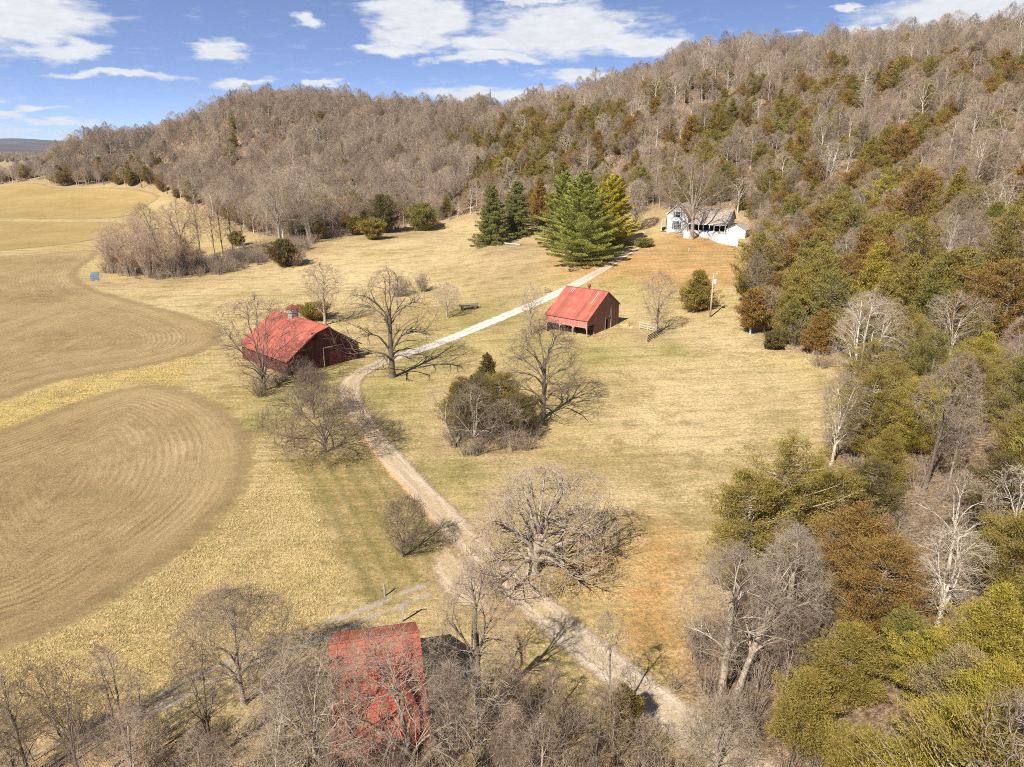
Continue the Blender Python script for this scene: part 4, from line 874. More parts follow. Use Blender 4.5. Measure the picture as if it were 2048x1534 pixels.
PROF = dict(dome=lambda u: np.sqrt(np.clip(1 - u ** 2.2, 0, 1)) * (.70 + .30 * np.clip(u * 5, 0, 1)),
            round=lambda u: np.sin(pi * np.clip(.10 + .87 * u, 0, 1)) ** .7,
            vase=lambda u: (.22 + .78 * np.clip(u, 0, 1) ** .75) * np.sqrt(np.clip(1 - u ** 5, 0, 1)),
            tall=lambda u: np.sin(pi * np.clip(.12 + .84 * u, 0, 1)) ** .9)
def bare_tree(seed, H, Rd, prof='round', cb=.25, fork=.45, nl=8, nb=55, nbl=350, nt=1500, ns=3500, r0=None, rt=.012, lean=(0, 0), sl=1.0, up=.25, wig=.07, gap=0.0):
    """returns (trunk+limbs, crown) accumulators: trunk > limbs > branches > branchlets > twigs > fine twigs"""
    g = np.random.default_rng(seed); r0 = r0 or .022 * H + .02; pf = PROF[prof]
    K0 = 9; t = np.linspace(0, 1, K0); th = H * fork
    base = np.zeros((1, K0, 3)); base[0, :, 2] = th * t - .25 * (1 - t); wob = np.cumsum(g.normal(0, .02 * H / K0, (K0, 2)), 0); wob -= wob[0]
    base[0, :, :2] = wob + np.outer(t ** 1.4, np.array(lean) * .5)
    rad = (r0 * (1 - .42 * t) * (1 + .55 * np.exp(-t * 14)))[None]
    cz = cb * H
    # lumpy envelope, so that crowns are never symmetrical
    ph = g.uniform(0, 2 * pi, 4)
    def env(u, a): return Rd * pf(u) * (1 + .17 * np.sin(2 * a + ph[0] + 2 * u) + .13 * np.sin(3 * a + ph[1] - 3 * u) + .08 * np.sin(5 * a + ph[2]))
    def place(u, a, f):
        r = env(u, a) * f
        return np.stack([r * np.cos(a) + lean[0] * (.3 + .7 * u), r * np.sin(a) + lean[1] * (.3 + .7 * u), cz + (H - cz) * u], -1)
    def poly(st, tg, tan, K, w, bend=.35):
        L = np.linalg.norm(tg - st, axis=1, keepdims=True)
        c = st + tan * L * bend + np.array([0, 0, 1.0]) * L * up * .3 + g.normal(0, .08, st.shape) * L
        t = np.linspace(0, 1, K)[None, :, None]
        P = (1 - t) ** 2 * st[:, None] + 2 * t * (1 - t) * c[:, None] + t ** 2 * tg[:, None]
        nz = np.cumsum(g.normal(0, 1, P.shape) * (w * L / K)[:, None], axis=1); nz -= nz[:, :1]; return P + nz * .9
    def attach(tg, P, Rr, lo, shift):
        N_, K = P.shape[:2]; lo_i = max(1, int(K * lo)); nodes = P[:, lo_i:].reshape(-1, 3); out = np.empty(len(tg), int)
        for i in range(0, len(tg), 400):
            d = np.linalg.norm(tg[i:i + 400, None] - nodes[None], axis=2)
            d += np.clip(nodes[None, :, 2] - tg[i:i + 400, None, 2], 0, 99) * .6            # do not hang from far above
            out[i:i + 400] = np.argmin(d * g.uniform(.85, 1.15, d.shape), 1)
        n_ = out // (K - lo_i); k_ = out % (K - lo_i) + lo_i
        k_ = np.maximum(lo_i, k_ - g.integers(0, shift + 1, len(k_)))
        tan = unit(P[n_, np.minimum(k_ + 1, K - 1)] - P[n_, k_ - 1])
        return P[n_, k_], tan, Rr[n_, k_]
    a = np.arange(nl) * 2.39996 + g.uniform(0, 6) + g.normal(0, .25, nl); u = np.clip((np.arange(nl) + .7) / nl + g.normal(0, .06, nl), .12, .95)
    tg = place(u, a, np.clip(.80 - .25 * u + g.normal(0, .06, nl), .3, .95))
    # limbs leave the trunk between the crown base and the fork
    k_ = np.clip((cb * .75 + (fork - cb * .75) * np.sort(u) / 1.0) / fork * (K0 - 1), 2, K0 - 1).astype(int); k_ = k_[np.argsort(np.argsort(u))]
    st = base[0, k_]; tan = unit(np.array([0, 0, 1.0]) + unit(tg - st) * .8)
    P1 = poly(st, tg, tan, 9, wig, .45); f = np.linspace(0, 1, 9)
    R1 = (rad[0, k_] * g.uniform(.42, .62, nl))[:, None] * (1 - .72 * f)[None]
    ws, wh = [], []
    tr = Acc(); tr.add(*tubes(base, rad, 9)); tr.add(*tubes(P1, R1, 6))
    def level(N_, fl, fh, P, Rr, lo, shift, K, cap, taper=.35, w=wig):
        u = g.beta(1.6, 1.15, N_) if prof != 'dome' else g.beta(1.25, 1.4, N_); a = g.uniform(0, 2 * pi, N_); fr = (fl + (fh - fl) * np.sqrt(g.uniform(0, 1, N_))) * g.normal(1.0, .085, N_)
        u = u * (1 + .22 * np.clip(1 - fr, 0, 1) * g.uniform(-.3, 1, N_))
        if gap > 0:
            keep = np.sin(3 * a + ph[3] + 5 * u) + g.normal(0, .5, N_) > -1 + gap * 1.2
            u, a, fr = u[keep], a[keep], fr[keep]
        tg = place(u, a, fr); st, tan, rp = attach(tg, P, Rr, lo, shift)
        Pn = poly(st, tg, tan, K, w); r = np.minimum(rp * .62, cap)[:, None] * (1 - (1 - taper) * np.linspace(0, 1, K))[None]
        return Pn, r
    P2, R2 = level(nb, .45, .93, np.concatenate([P1]), R1, .2, 2, 7, r0 * .34)
    tr.add(*tubes(P2, R2, 5))
    cr = Acc()
    P3, R3 = level(nbl, .5, 1.0, P2, R2, .2, 2, 5, r0 * .125); cr.add(*tubes(P3, np.maximum(R3, rt * 1.15), 3))
    P4, R4 = level(nt, .35, 1.05, P3, R3, .25, 1, 4, rt * 1.5); cr.add(*tubes(P4, np.maximum(R4, rt * .55), 3))
    # fine twigs
    n_ = g.integers(0, len(P4), ns); k_ = g.integers(1, 4, ns); st = P4[n_, k_]; tan = unit(P4[n_, k_] - P4[n_, k_ - 1])
    d = unit(tan + g.normal(0, .55, (ns, 3)) + np.array([0, 0, up])); ln = g.uniform(.45, 1.15, (ns, 1)) * sl * (Rd / 6.0) ** .5
    mid = st + d * ln * .5 + g.normal(0, .05, (ns, 3)) * ln; en = mid + unit(d + g.normal(0, .25, (ns, 3)) + np.array([0, 0, up * .4])) * ln * .5
    cr.add(*tubes(np.stack([st, mid, en], 1), np.tile(np.array([.75, .6, .3]) * rt, (ns, 1)), 3))
    return tr, cr
def one_mesh(name, tr, cr, m0, m1):
    A = Acc(); A.add(np.vstack(tr.V), np.vstack(tr.F), 0); A.add(np.vstack(cr.V), np.vstack(cr.F), 1)
    me = A.mesh(name); me.materials.append(M[m0]); me.materials.append(M[m1]); return me

def quads(C, ax, sd, ln, wd):
    """N leaf quads: centre C, long axis ax, side axis sd"""
    a = ax * (ln[:, None] / 2); b = sd * (wd[:, None] / 2)
    V = np.stack([C - a - b * .6, C - a + b * .6, C + a * .9 + b * .45, C + a - b * .2], 1).reshape(-1, 3)
    return V, np.arange(len(V)).reshape(-1, 4)
def frame(g, d, spread):
    ax = unit(d + g.normal(0, spread, d.shape)); sd = unit(np.cross(ax, g.normal(0, 1, d.shape))); return ax, sd
def cedar(seed, H, Rd, nb=150, per=55, size=.34, shape='cone', lean=(0, 0), bare=.06, ragged=.36):
    g = np.random.default_rng(seed); tr = Acc()
    t = np.linspace(0, 1, 7); P = np.stack([lean[0] * t + g.normal(0, .02 * H, 7) * t, lean[1] * t + g.normal(0, .02 * H, 7) * t, H * .96 * t - .2 * (1 - t)], -1)[None]
    tr.add(*tubes(P, ((.022 * H + .03) * (1 - .9 * t))[None], 7))
    u = g.beta(1.05, 1.45, nb); a = g.uniform(0, 2 * pi, nb)
    if shape == 'cone': pr = np.clip(1 - u, 0, 1) ** .80 * (.72 + .28 * np.clip(u * 6, 0, 1))
    elif shape == 'egg': pr = np.sin(pi * np.clip(.16 + .80 * u, 0, 1)) ** .8
    else: pr = np.clip(1 - u ** 1.6, 0, 1) ** .7 * (.6 + .4 * np.clip(u * 4, 0, 1))
    ph = g.uniform(0, 6.28, 3); pr = pr * (1 + .16 * np.sin(2 * a + ph[0] + 5 * u) + .14 * np.sin(3 * a + ph[1] - 7 * u)) * g.uniform(1 - ragged * 1.5, 1 + ragged, nb)
    cz = bare * H; z = cz + (H - cz) * u; ctr = np.stack([lean[0] * z / H, lean[1] * z / H, z], -1)
    out = np.stack([np.cos(a), np.sin(a), np.zeros(nb)], -1)
    tip = ctr + out * (Rd * pr)[:, None]; tip[:, 2] += Rd * pr * .28 + .04 * H * (1 - u)
    st = ctr.copy(); st[:, 2] -= Rd * pr * .12; st[:, 2] = np.maximum(st[:, 2], .15)
    w = np.linspace(0, 1, 4)[None, :, None]; B = st[:, None] * (1 - w) + tip[:, None] * w; B[:, 1:3, 2] -= (Rd * pr * .05)[:, None]
    tr.add(*tubes(B, np.tile(np.array([.05, .035, .022, .008]), (nb, 1)) * (H / 9), 4))
    n = nb * per; bi = np.repeat(np.arange(nb), per); f = 1 - .62 * g.uniform(0, 1, n) ** 1.5 * np.ones(n)
    sp = ((.056 if size < .2 else .078) * Rd + .10) * (0.55 + .6 * (1 - f) + .2)
    C = st[bi] * (1 - f)[:, None] + tip[bi] * f[:, None] + g.normal(0, 1, (n, 3)) * sp[:, None] * np.array([1, 1, .62])
    d = unit(out[bi] * .55 + np.array([0, 0, .62]) + g.normal(0, .25, (n, 3)))
    ax, sd = frame(g, d, .42); fo = Acc(); s = size * g.uniform(.6, 1.35, n)
    V, Fq = quads(C, ax, sd, s, s * .40); fo.add(V, Fq)
    # leader
    m = int(per * 5); f = g.uniform(0, 1, m); C = np.stack([lean[0] * .95 + g.normal(0, .10 * Rd, m) * (1.15 - f), lean[1] * .95 + g.normal(0, .10 * Rd, m) * (1.15 - f), H * (.86 + .15 * f)], -1); ax, sd = frame(g, np.tile([0, 0, 1.0], (m, 1)), .45); s = size * g.uniform(.5, 1, m); V, Fq = quads(C, ax, sd, s, s * .4); fo.add(V, Fq)
    return tr, fo
def conifer(seed, H, Rd, kind='pine', whorls=26, size=.5, per=70):
    """layered branches: white pines with upswept plates, spruces with drooping ones"""
    g = np.random.default_rng(seed); tr = Acc(); fo = Acc(); t = np.linspace(0, 1, 8)
    P = np.stack([np.cumsum(g.normal(0, .006 * H, 8)), np.cumsum(g.normal(0, .006 * H, 8)), H * .97 * t - .3 * (1 - t)], -1)[None]; tr.add(*tubes(P, ((.016 * H + .05) * (1 - .9 * t))[None], 9))
    for w in range(whorls):
        u = .04 + .93 * (w + g.uniform(-.25, .25)) / (whorls - 1) ; u = min(max(u, .03), .985); z = H * u
        L0 = Rd * ((1 - u ** 1.55) ** .80 * (.80 + .20 * min(1, u * 5)) if kind == 'pine' else (1 - u) ** .66) + .25
        nb = int(g.integers(5, 8)) if kind == 'pine' else int(g.integers(7, 10)); a0 = g.uniform(0, 6.28)
        for b in range(nb):
            a = a0 + 2 * pi * b / nb + g.normal(0, .2); L = L0 * g.uniform(.58, 1.18); o = np.array([cos(a), sin(a), 0]); sdv = np.array([-sin(a), cos(a), 0])
            q = np.linspace(0, 1, 5)
            if kind == 'pine': zz = L * (.16 * q + .14 * q ** 2) * (.4 + u * 1.6) - .05 * L
            else: zz = L * (-.42 * q + .30 * q ** 2) * (1.1 - .6 * u) + (.3 * L * q if u > .8 else 0)
            B = (o * (L * q)[:, None]); B[:, 2] = z + zz; tr.add(*tubes(B[None], (np.array([.07, .055, .04, .025, .01]) * (L / 5 + .2))[None], 4))
            n = int(per * (L / Rd + .12)); f = g.beta(2.0, 1.0, n) if kind == 'pine' else g.beta(1.7, 1.1, n)
            half = (.30 if kind == 'pine' else .30) * L * np.sqrt(np.clip(1.02 - f, 0, 1)) + .12
            la = g.uniform(-1, 1, n) * half
            bx = np.stack([np.interp(f, q, B[:, i]) for i in range(3)], -1)
            C = bx + sdv * la[:, None] - o * (np.abs(la) * .35)[:, None]
            if kind == 'pine': C[:, 2] += g.normal(.10, .14, n); d = unit(o * .75 + sdv * (np.sign(la) * .5)[:, None] + np.array([0, 0, .55])); spread = .45
            else: C[:, 2] += -np.abs(g.normal(0, .42, n)) * (.3 + np.abs(la)) - .05; d = unit(o * .45 + sdv * (np.sign(la) * .3)[:, None] + np.array([0, 0, -.75])); spread = .38
            ax, sd = frame(g, d, spread); s = size * g.uniform(.65, 1.3, n); V, Fq = quads(C, ax, sd, s, s * (.36 if kind == 'pine' else .38)); fo.add(V, Fq)
    return tr, fo
def shrub_mesh(seed, H, Rd, n=60, ns=900, r=.014):
    """a many-stemmed bare shrub"""
    g = np.random.default_rng(seed); A = Acc(); a = g.uniform(0, 2 * pi, n); f = np.sqrt(g.uniform(0, 1, n)); q = np.linspace(0, 1, 5)[None, :, None]
    st = np.stack([np.cos(a) * f * Rd * .3, np.sin(a) * f * Rd * .3, np.full(n, -.1)], -1); tp = np.stack([np.cos(a) * f * Rd, np.sin(a) * f * Rd, H * (1 - .45 * f ** 2) * g.uniform(.7, 1.05, n)], -1)
    c = (st + tp) / 2 + np.array([0, 0, .2 * H]); P = (1 - q) ** 2 * st[:, None] + 2 * q * (1 - q) * c[:, None] + q ** 2 * tp[:, None]; P += g.normal(0, .03 * H, P.shape) * q
    A.add(*tubes(P, np.tile(np.array([2.2, 1.8, 1.4, 1, .5]) * r, (n, 1)), 3), 0)
    n_ = g.integers(0, n, ns); k_ = g.integers(1, 5, ns); s = P[n_, k_]; d = unit(unit(P[n_, k_] - P[n_, k_ - 1]) * .9 + g.normal(0, .6, (ns, 3)) + np.array([0, 0, .3])); ln = g.uniform(.25, .6, (ns, 1)) * H * .33
    m = s + d * ln * .5; e = m + unit(d + g.normal(0, .3, (ns, 3))) * ln * .5; A.add(*tubes(np.stack([s, m, e], 1), np.tile(np.array([.9, .75, .35]) * r, (ns, 1)), 3), 1)
    return A

def split_tree(name, tr, cr, m0, m1, loc, rz, label, cat, group=None, crown='crown'):
    root = empty(name, loc, rz, label, cat, group)
    a = tr.mesh('trunk', True); a.materials.append(M[m0]); o = bpy.data.objects.new('trunk', a); COL.objects.link(o); o.parent = root
    b = cr.mesh(crown); b.materials.append(M[m1]); o = bpy.data.objects.new(crown, b); COL.objects.link(o); o.parent = root
    return root

def size_from(px, py, top, hw, fudge=1.0):
    """metres: height whose tip shows at photo row `top`, radius that spans hw photo pixels"""
    b = at(px, py); lo, hi = .3, 40.0
    for _ in range(30):
        m = (lo + hi) / 2
        if proj(b + [0, 0, m])[1] > top: lo = m
        else: hi = m
    q = proj(b + [0, 0, lo * .6]); return b, lo * fudge, hw * q[2] / F

HERO = [  # px, py (foot), top row, half width px, style, seed, bark, twig, label, options
 (1065, 1142, 872, 172, 'dome', 11, 'barko', 'twigg', 'huge spreading bare oak beside the driveway, the widest crown on the lawn', dict(name='oak_tree', cb=0.09, fork=.40, nl=17, nb=190, nbl=900, nt=2600, ns=3600, rt=0.017, r0=0.62, fudge=.76, up=.02, wig=.12, sl=.9, lean=(1.2, 0.0))),
 (650, 905, 752, 128, 'dome', 12, 'barkd', 'twigd', 'dense dark round-crowned tree on the left verge where the driveway straightens', dict(cb=.12, fork=.30, nl=11, nb=120, nbl=800, nt=3200, ns=5600, rt=.012, fudge=.86, up=.3)),
 (628, 838, 738, 44, 'vase', 13, 'barkd', 'twigd', 'slim upright dark tree standing behind the dense round tree at the driveway', dict(cb=.15, fork=.3, nl=8, nb=50, nbl=300, nt=1300, ns=2600)),
 (530, 780, 600, 112, 'vase', 14, 'barkd', 'twigd', 'spreading dark bare tree in front of the cupola barn', dict(cb=0.1, fork=0.2, nl=12, nb=127, nbl=561, nt=1300, ns=2300, rt=.014, wig=.10)),
 (785, 754, 545, 114, 'round', 15, 'barkd', 'twigd', 'tall bare tree with crooked limbs inside the driveway bend, right of the cupola barn', dict(cb=0.11, fork=0.66, nl=15, nb=150, nbl=540, nt=1150, ns=1900, rt=.013, r0=.50, wig=.12)),
 (650, 650, 530, 47, 'vase', 16, 'bark', 'twig', 'bare tree rising just behind the cupola barn', dict(cb=.2, fork=.55, nl=10, nb=75, nbl=330, nt=1050, ns=2100, rt=.013)),
 (895, 637, 568, 36, 'vase', 17, 'bark', 'twigg', 'small grey bare tree beside the old hay wagon', dict(cb=.2, fork=.35, nl=8, nb=50, nbl=250, nt=900, ns=1800)),
 (1060, 670, 572, 34, 'vase', 18, 'bark', 'twigg', 'thin grey bare tree at the left front corner of the middle barn', dict(cb=.2, fork=.5, nl=9, nb=40, nbl=180, nt=600, ns=1300)),
 (1086, 836, 640, 100, 'round', 19, 'barkd', 'twigd', 'large crooked bare tree on the right edge of the cedar thicket in the lawn', dict(cb=0.12, fork=.62, nl=15, nb=150, nbl=612, nt=1300, ns=2300, wig=.13, r0=.36)),
 (803, 1114, 990, 64, 'vase', 20, 'barkd', 'twigd', 'small dense vase-shaped tree leaning over the driveway left of the oak', dict(cb=.08, fork=.16, nl=14, nb=110, nbl=500, nt=1800, ns=2600, rt=.009, lean=(.8, .3), fudge=.9, up=.35, wig=.05)),
 (488, 1408, 1160, 112, 'round', 21, 'bark', 'twig', 'sturdy bare tree with a pale forked trunk left of the nearest barn', dict(cb=.22, fork=.50, nl=10, nb=105, nbl=540, nt=2550, ns=5400, rt=.009, fudge=.90, wig=.11)),
 (842, 1590, 1265, 175, 'round', 22, 'bark', 'twigg', 'big bare tree whose pale limbs cross the roof of the nearest barn', dict(cb=.16, fork=.36, nl=9, nb=144, nbl=480, nt=1900, ns=2600, rt=0.0065, fudge=.88, wig=.12, lean=(-2.2, .6), r0=.30)),
 (955, 1440, 1105, 110, 'tall', 23, 'barkd', 'twig', 'tall open bare tree between the nearest barn and the driveway', dict(cb=.2, fork=.6, nl=9, nb=82, nbl=360, nt=1050, ns=2100, rt=.009, fudge=.92, wig=.11)),
 (905, 1520, 1330, 55, 'tall', 24, 'bark', 'twigw', 'slim leaning bare tree at the right wall of the nearest barn', dict(cb=.2, fork=.6, nl=8, nb=58, nbl=260, nt=910, ns=1950, rt=.008)),
 (1432, 1545, 1405, 85, 'dome', 46, 'bark', 'twigg', 'low wide bare tree over the driveway foot at the bottom of the picture', dict(cb=.15, fork=.3, nl=10, nb=80, nbl=420, nt=1700, ns=3600, rt=.008)),
 (60, 1560, 1340, 60, 'tall', 51, 'barkd', 'twigd', 'dark bare tree at the far left of the bottom edge', dict(cb=.2, fork=.6, nl=9, nb=55, nbl=150, nt=330, ns=520, rt=0.0085, wig=.11, r0=.12)),
 (165, 1580, 1325, 66, 'vase', 52, 'barkd', 'twigd', 'dark forked bare tree, second from the left along the bottom edge', dict(cb=.2, fork=.4, nl=9, nb=55, nbl=150, nt=330, ns=520, rt=0.0085, wig=.11, r0=.13)),
 (262, 1540, 1300, 52, 'tall', 53, 'barkd', 'twig', 'slender bare tree below the two-rut track at the bottom left', dict(cb=.2, fork=.6, nl=9, nb=50, nbl=150, nt=330, ns=520, rt=0.0085, wig=.11, r0=.11)),
 (425, 1520, 1290, 70, 'vase', 54, 'barkd', 'twigd', 'dark bare tree with long low limbs in front of the pale forked tree', dict(cb=.15, fork=.4, nl=9, nb=60, nbl=150, nt=330, ns=520, rt=0.0085, wig=.12, r0=.14)),
 (580, 1560, 1330, 60, 'tall', 55, 'bark', 'twigd', 'bare tree just left of the nearest barn at the bottom', dict(cb=.2, fork=.6, nl=9, nb=55, nbl=150, nt=330, ns=520, rt=0.0085, wig=.11, r0=.12)),
 (1075, 1560, 1340, 70, 'vase', 56, 'barkd', 'twigd', 'dark bare tree at the bottom edge between the nearest barn and the driveway foot', dict(cb=.15, fork=.4, nl=9, nb=60, nbl=150, nt=330, ns=520, rt=0.0085, wig=.12, r0=.13)),
 (1190, 1590, 1380, 60, 'round', 57, 'barkd', 'twigd', 'dark round bare tree at the bottom edge left of the driveway foot', dict(cb=.15, fork=.5, nl=9, nb=60, nbl=150, nt=330, ns=520, rt=0.0085, wig=.12, r0=.12)),
 (1312, 667, 546, 48, 'vase', 25, 'bark', 'twig', 'bare tree between two short board fences right of the middle barn', dict(cb=.16, fork=.40, nl=11, nb=75, nbl=300, nt=840, ns=1800, rt=.013, wig=.06)),
 (1440, 1400, 1085, 110, 'round', 26, 'bark', 'twigg', 'tall grey-trunked bare tree at the left edge of the wood, above the driveway foot', dict(cb=.30, fork=.66, nl=10, nb=132, nbl=616, nt=2000, ns=3300, rt=.009, fudge=.95, gap=0.9)),
 (1472, 1392, 1110, 95, 'round', 27, 'bark', 'twigg', 'grey bare tree leaning right at the lower edge of the wood', dict(cb=.36, fork=.6, nl=9, nb=110, nbl=528, nt=1100, ns=1800, rt=.009, lean=(4.0, 2.0), fudge=.9, gap=0.9)),
 (1560, 1310, 1060, 80, 'tall', 28, 'bark', 'twigw', 'slender grey bare tree behind the two large grey trees at the wood edge', dict(cb=.3, fork=.7, nl=9, nb=81, nbl=396, nt=1500, ns=2600, rt=.009)),
 (1872, 1262, 1062, 85, 'vase', 29, 'barkw', 'twigw', 'bright white-barked bare tree standing among cedars in the lower right wood', dict(name='sycamore_tree', cb=.22, fork=.36, nl=9, nb=60, nbl=260, nt=900, ns=1500, rt=.010, r0=.26, wig=.11)),
 (1712, 818, 590, 92, 'vase', 30, 'barkw', 'twigw', 'tall fan-shaped pale tree at the right edge of the lawn', dict(cb=.10, fork=.22, nl=14, nb=110, nbl=480, nt=1700, ns=3000, rt=.012, up=.4, wig=.05)),
 (1893, 735, 588, 75, 'vase', 31, 'barkw', 'twigw', 'pale open bare tree among cedars in the right wood, level with the lawn edge', dict(cb=.15, fork=.3, nl=9, nb=60, nbl=260, nt=900, ns=1700, rt=.013)),
 (1383, 478, 316, 76, 'dome', 32, 'bark', 'twig', 'big round-crowned bare tree with a thick trunk in front of the white house', dict(cb=0.31, fork=0.36, nl=15, nb=150, nbl=800, nt=2200, ns=3200, rt=0.016, r0=.62, up=0.12, wig=0.1)),
 (1271, 464, 362, 34, 'vase', 33, 'barkd', 'twigg', 'dense upright bare tree left of the white house', dict(cb=.2, fork=.3, nl=10, nb=70, nbl=400, nt=1700, ns=3600, rt=.02)),
 (908, 893, 775, 46, 'vase', 34, 'bark', 'twigg', 'pale leaning dead tree at the left edge of the cedar thicket', dict(cb=.35, fork=.5, nl=5, nb=14, nbl=30, nt=60, ns=60, lean=(-3.2, .8), r0=.24)),
 (948, 896, 770, 55, 'round', 35, 'bark', 'twig', 'tangled grey bare tree in the front of the cedar thicket', dict(cb=.1, fork=.3, nl=9, nb=60, nbl=260, nt=800, ns=1500, rt=.010)),
 (1010, 885, 800, 50, 'dome', 36, 'barkd', 'twig', 'low tangled bare tree at the right front of the cedar thicket', dict(cb=.08, fork=.25, nl=10, nb=60, nbl=260, nt=800, ns=1500, rt=.010)),
 (372, 548, 402, 48, 'vase', 37, 'bark', 'twigp', 'tallest bare tree at the inner end of the hedgerow by the puddle', dict(cb=.2, fork=.55, nl=10, nb=90, nbl=390, nt=1350, ns=3000, rt=.02)),
 (322, 525, 408, 36, 'tall', 38, 'barkd', 'twigp', 'dark bare tree leaning left out of the hedgerow thicket', dict(cb=.3, fork=.6, nl=9, nb=67, nbl=330, nt=1200, ns=2400, rt=.02, lean=(-5, 2))),
 (402, 515, 400, 20, 'tall', 39, 'barkd', 'twigp', 'thick dark straight trunk in the line of thin trees behind the hedgerow', dict(cb=0.25, fork=.75, nl=12, nb=60, nbl=255, nt=900, ns=1800, rt=.02, r0=0.26)),
 (430, 511, 402, 16, 'tall', 40, 'barkd', 'twigp', 'thin bare tree, second in the line of thin trees behind the hedgerow', dict(cb=0.25, fork=.8, nl=12, nb=60, nbl=224, nt=720, ns=1440, rt=.02, r0=0.17)),
 (446, 507, 398, 18, 'tall', 41, 'barkd', 'twigp', 'thin bare tree in the middle of the line behind the hedgerow', dict(cb=0.25, fork=.8, nl=12, nb=60, nbl=224, nt=720, ns=1440, rt=.02, r0=0.17)),
 (466, 503, 400, 15, 'tall', 42, 'barkd', 'twigp', 'thin bare tree, second from the right in the line behind the hedgerow', dict(cb=0.25, fork=.8, nl=12, nb=60, nbl=224, nt=720, ns=1440, rt=.02, r0=0.17)),
 (488, 500, 392, 22, 'tall', 43, 'barkd', 'twigp', 'bare tree at the right end of the line of thin trees behind the hedgerow', dict(cb=0.25, fork=.78, nl=12, nb=60, nbl=240, nt=832, ns=1600, rt=.02, r0=0.17)),
 (560, 488, 345, 62, 'vase', 44, 'bark', 'twigg', 'broad grey bare tree at the corner of the wood above the far meadow', dict(cb=.2, fork=.4, nl=12, nb=90, nbl=460, nt=1800, ns=3800, rt=.022)),
 (618, 482, 330, 60, 'vase', 45, 'bark', 'twigg', 'broad grey bare tree leaning left at the wood corner, beside a dark cedar', dict(cb=.2, fork=.4, nl=12, nb=90, nbl=460, nt=1800, ns=3800, rt=.022, lean=(-3, 0))),
]
n_bare = n_cedar = n_syc = 0
for px, py, top, hw, st, seed, m0, m1, lab, op in HERO:
    op = dict(op); fd = op.pop('fudge', 1.0); nm = op.pop('name', 'bare_tree'); b, H, Rd = size_from(px, py, top, hw, fd)
    tr, cr = bare_tree(seed, H, Rd, st, **op)
    split_tree(nm, tr, cr, m0, m1, tuple(b), 0, lab, 'tree'); n_bare += 1

b = np.array([-11.6, 32.6, h1(-11.6, 32.6)]); tr, cr = bare_tree(590, 11.5, 4.6, 'round', cb=.25, fork=.5, nl=9, nb=70, nbl=300, nt=900, ns=1500, rt=.007, r0=.20, wig=.13)
split_tree('bare_tree', tr, cr, 'bark', 'twigg', tuple(b), 0, 'bare tree whose twigs veil the upper left corner of the nearest barn roof', 'tree'); n_bare += 1
SYC = [(1657, 388, 290, 40, 'crooked white-limbed tree above and right of the house roof line'), (1719, 453, 378, 32, 'forked white-limbed tree on the lower right hillside'), (1775, 450, 385, 30, 'white-limbed tree with low sweeping limbs on the right hillside'), (1821, 446, 372, 30, 'white-limbed tree leaning right on the right hillside'), (1878, 456, 400, 28, 'white-limbed tree farthest right of the hillside row'), (1515, 244, 205, 20, 'white-limbed tree among cedars high above the house'), (1519, 184, 128, 18, 'tall white trunk just below the ridge above the house'), (1046, 284, 232, 24, 'forked white-limbed tree on the slope behind the pines'), (1276, 250, 192, 24, 'white-limbed tree high on the slope left of the house'), (1967, 462, 410, 30, 'pale crooked tree at the far right of the hillside')]
for i, (px, py, top, hw, lab) in enumerate(SYC):
    b, H, Rd = size_from(px, py, top, hw); tr, cr = bare_tree(600 + i, H, Rd, 'vase', cb=.22, fork=.42, nl=8, nb=40, nbl=120, nt=260, ns=300, rt=.024, r0=.30, wig=.15)
    b[2] += .8; split_tree('sycamore_tree', tr, cr, 'barkw', 'twigw', tuple(b), 0, lab, 'tree')

# shrubs
for px, py, top, hw, m, lab in [
 (797, 593, 551, 27, 'twigg', 'larger of two round grey shrubs in the far meadow'), (846, 584, 543, 17, 'twigg', 'smaller of two round grey shrubs in the far meadow'),
 (228, 545, 455, 26, 'twigp', 'pinkish thicket shrub at the left tip of the hedgerow, next to the puddle'), (262, 552, 440, 34, 'twigp', 'tall pinkish thicket shrub, second from the puddle in the hedgerow'), (302, 555, 452, 34, 'twigp', 'dense pinkish thicket shrub at the front centre of the hedgerow'), (345, 553, 450, 36, 'twigp', 'dense pinkish thicket shrub right of the hedgerow centre'), (385, 548, 478, 28, 'twigp', 'lower pinkish shrub at the right end of the hedgerow'), (285, 535, 425, 36, 'twigp', 'pinkish thicket shrub at the back of the hedgerow'),
 (594, 532, 497, 22, 'twigp', 'low pinkish shrub beside the lone cedar in the far meadow'), (522, 792, 745, 34, 'twigd', 'dark scrub at the foot of the tree in front of the cupola barn'), (600, 762, 715, 30, 'twigd', 'dark scrub at the near corner of the cupola barn'), (1275, 492, 476, 12, 'twigg', 'small grey shrub left of the lawn below the white house'),
 (965, 903, 878, 30, 'twigp', 'pinkish brush at the front foot of the cedar thicket'), (1052, 898, 874, 26, 'twigp', 'pinkish brush at the right foot of the cedar thicket'), (1590, 690, 630, 34, 'twigg', 'grey bare brush between the cedars at the upper right corner of the lawn'), (1640, 735, 700, 34, 'twigp', 'tan brush pile at the right edge of the lawn')]:
    b, H, Rd = size_from(px, py, top, hw); A = shrub_mesh(int(px), H, Rd, *((80, 2600) if b[1] > 200 else (70, 1300)), .009 if b[1] < 110 else (.013 if b[1] < 170 else .02))
    me = A.mesh('shrub'); me.materials.append(M['bark'] if m != 'twigd' else M['barkd']); me.materials.append(M[m]); o = bpy.data.objects.new('bare_shrub', me); COL.objects.link(o); o.location = tuple(b); tag(o, lab, 'shrub')

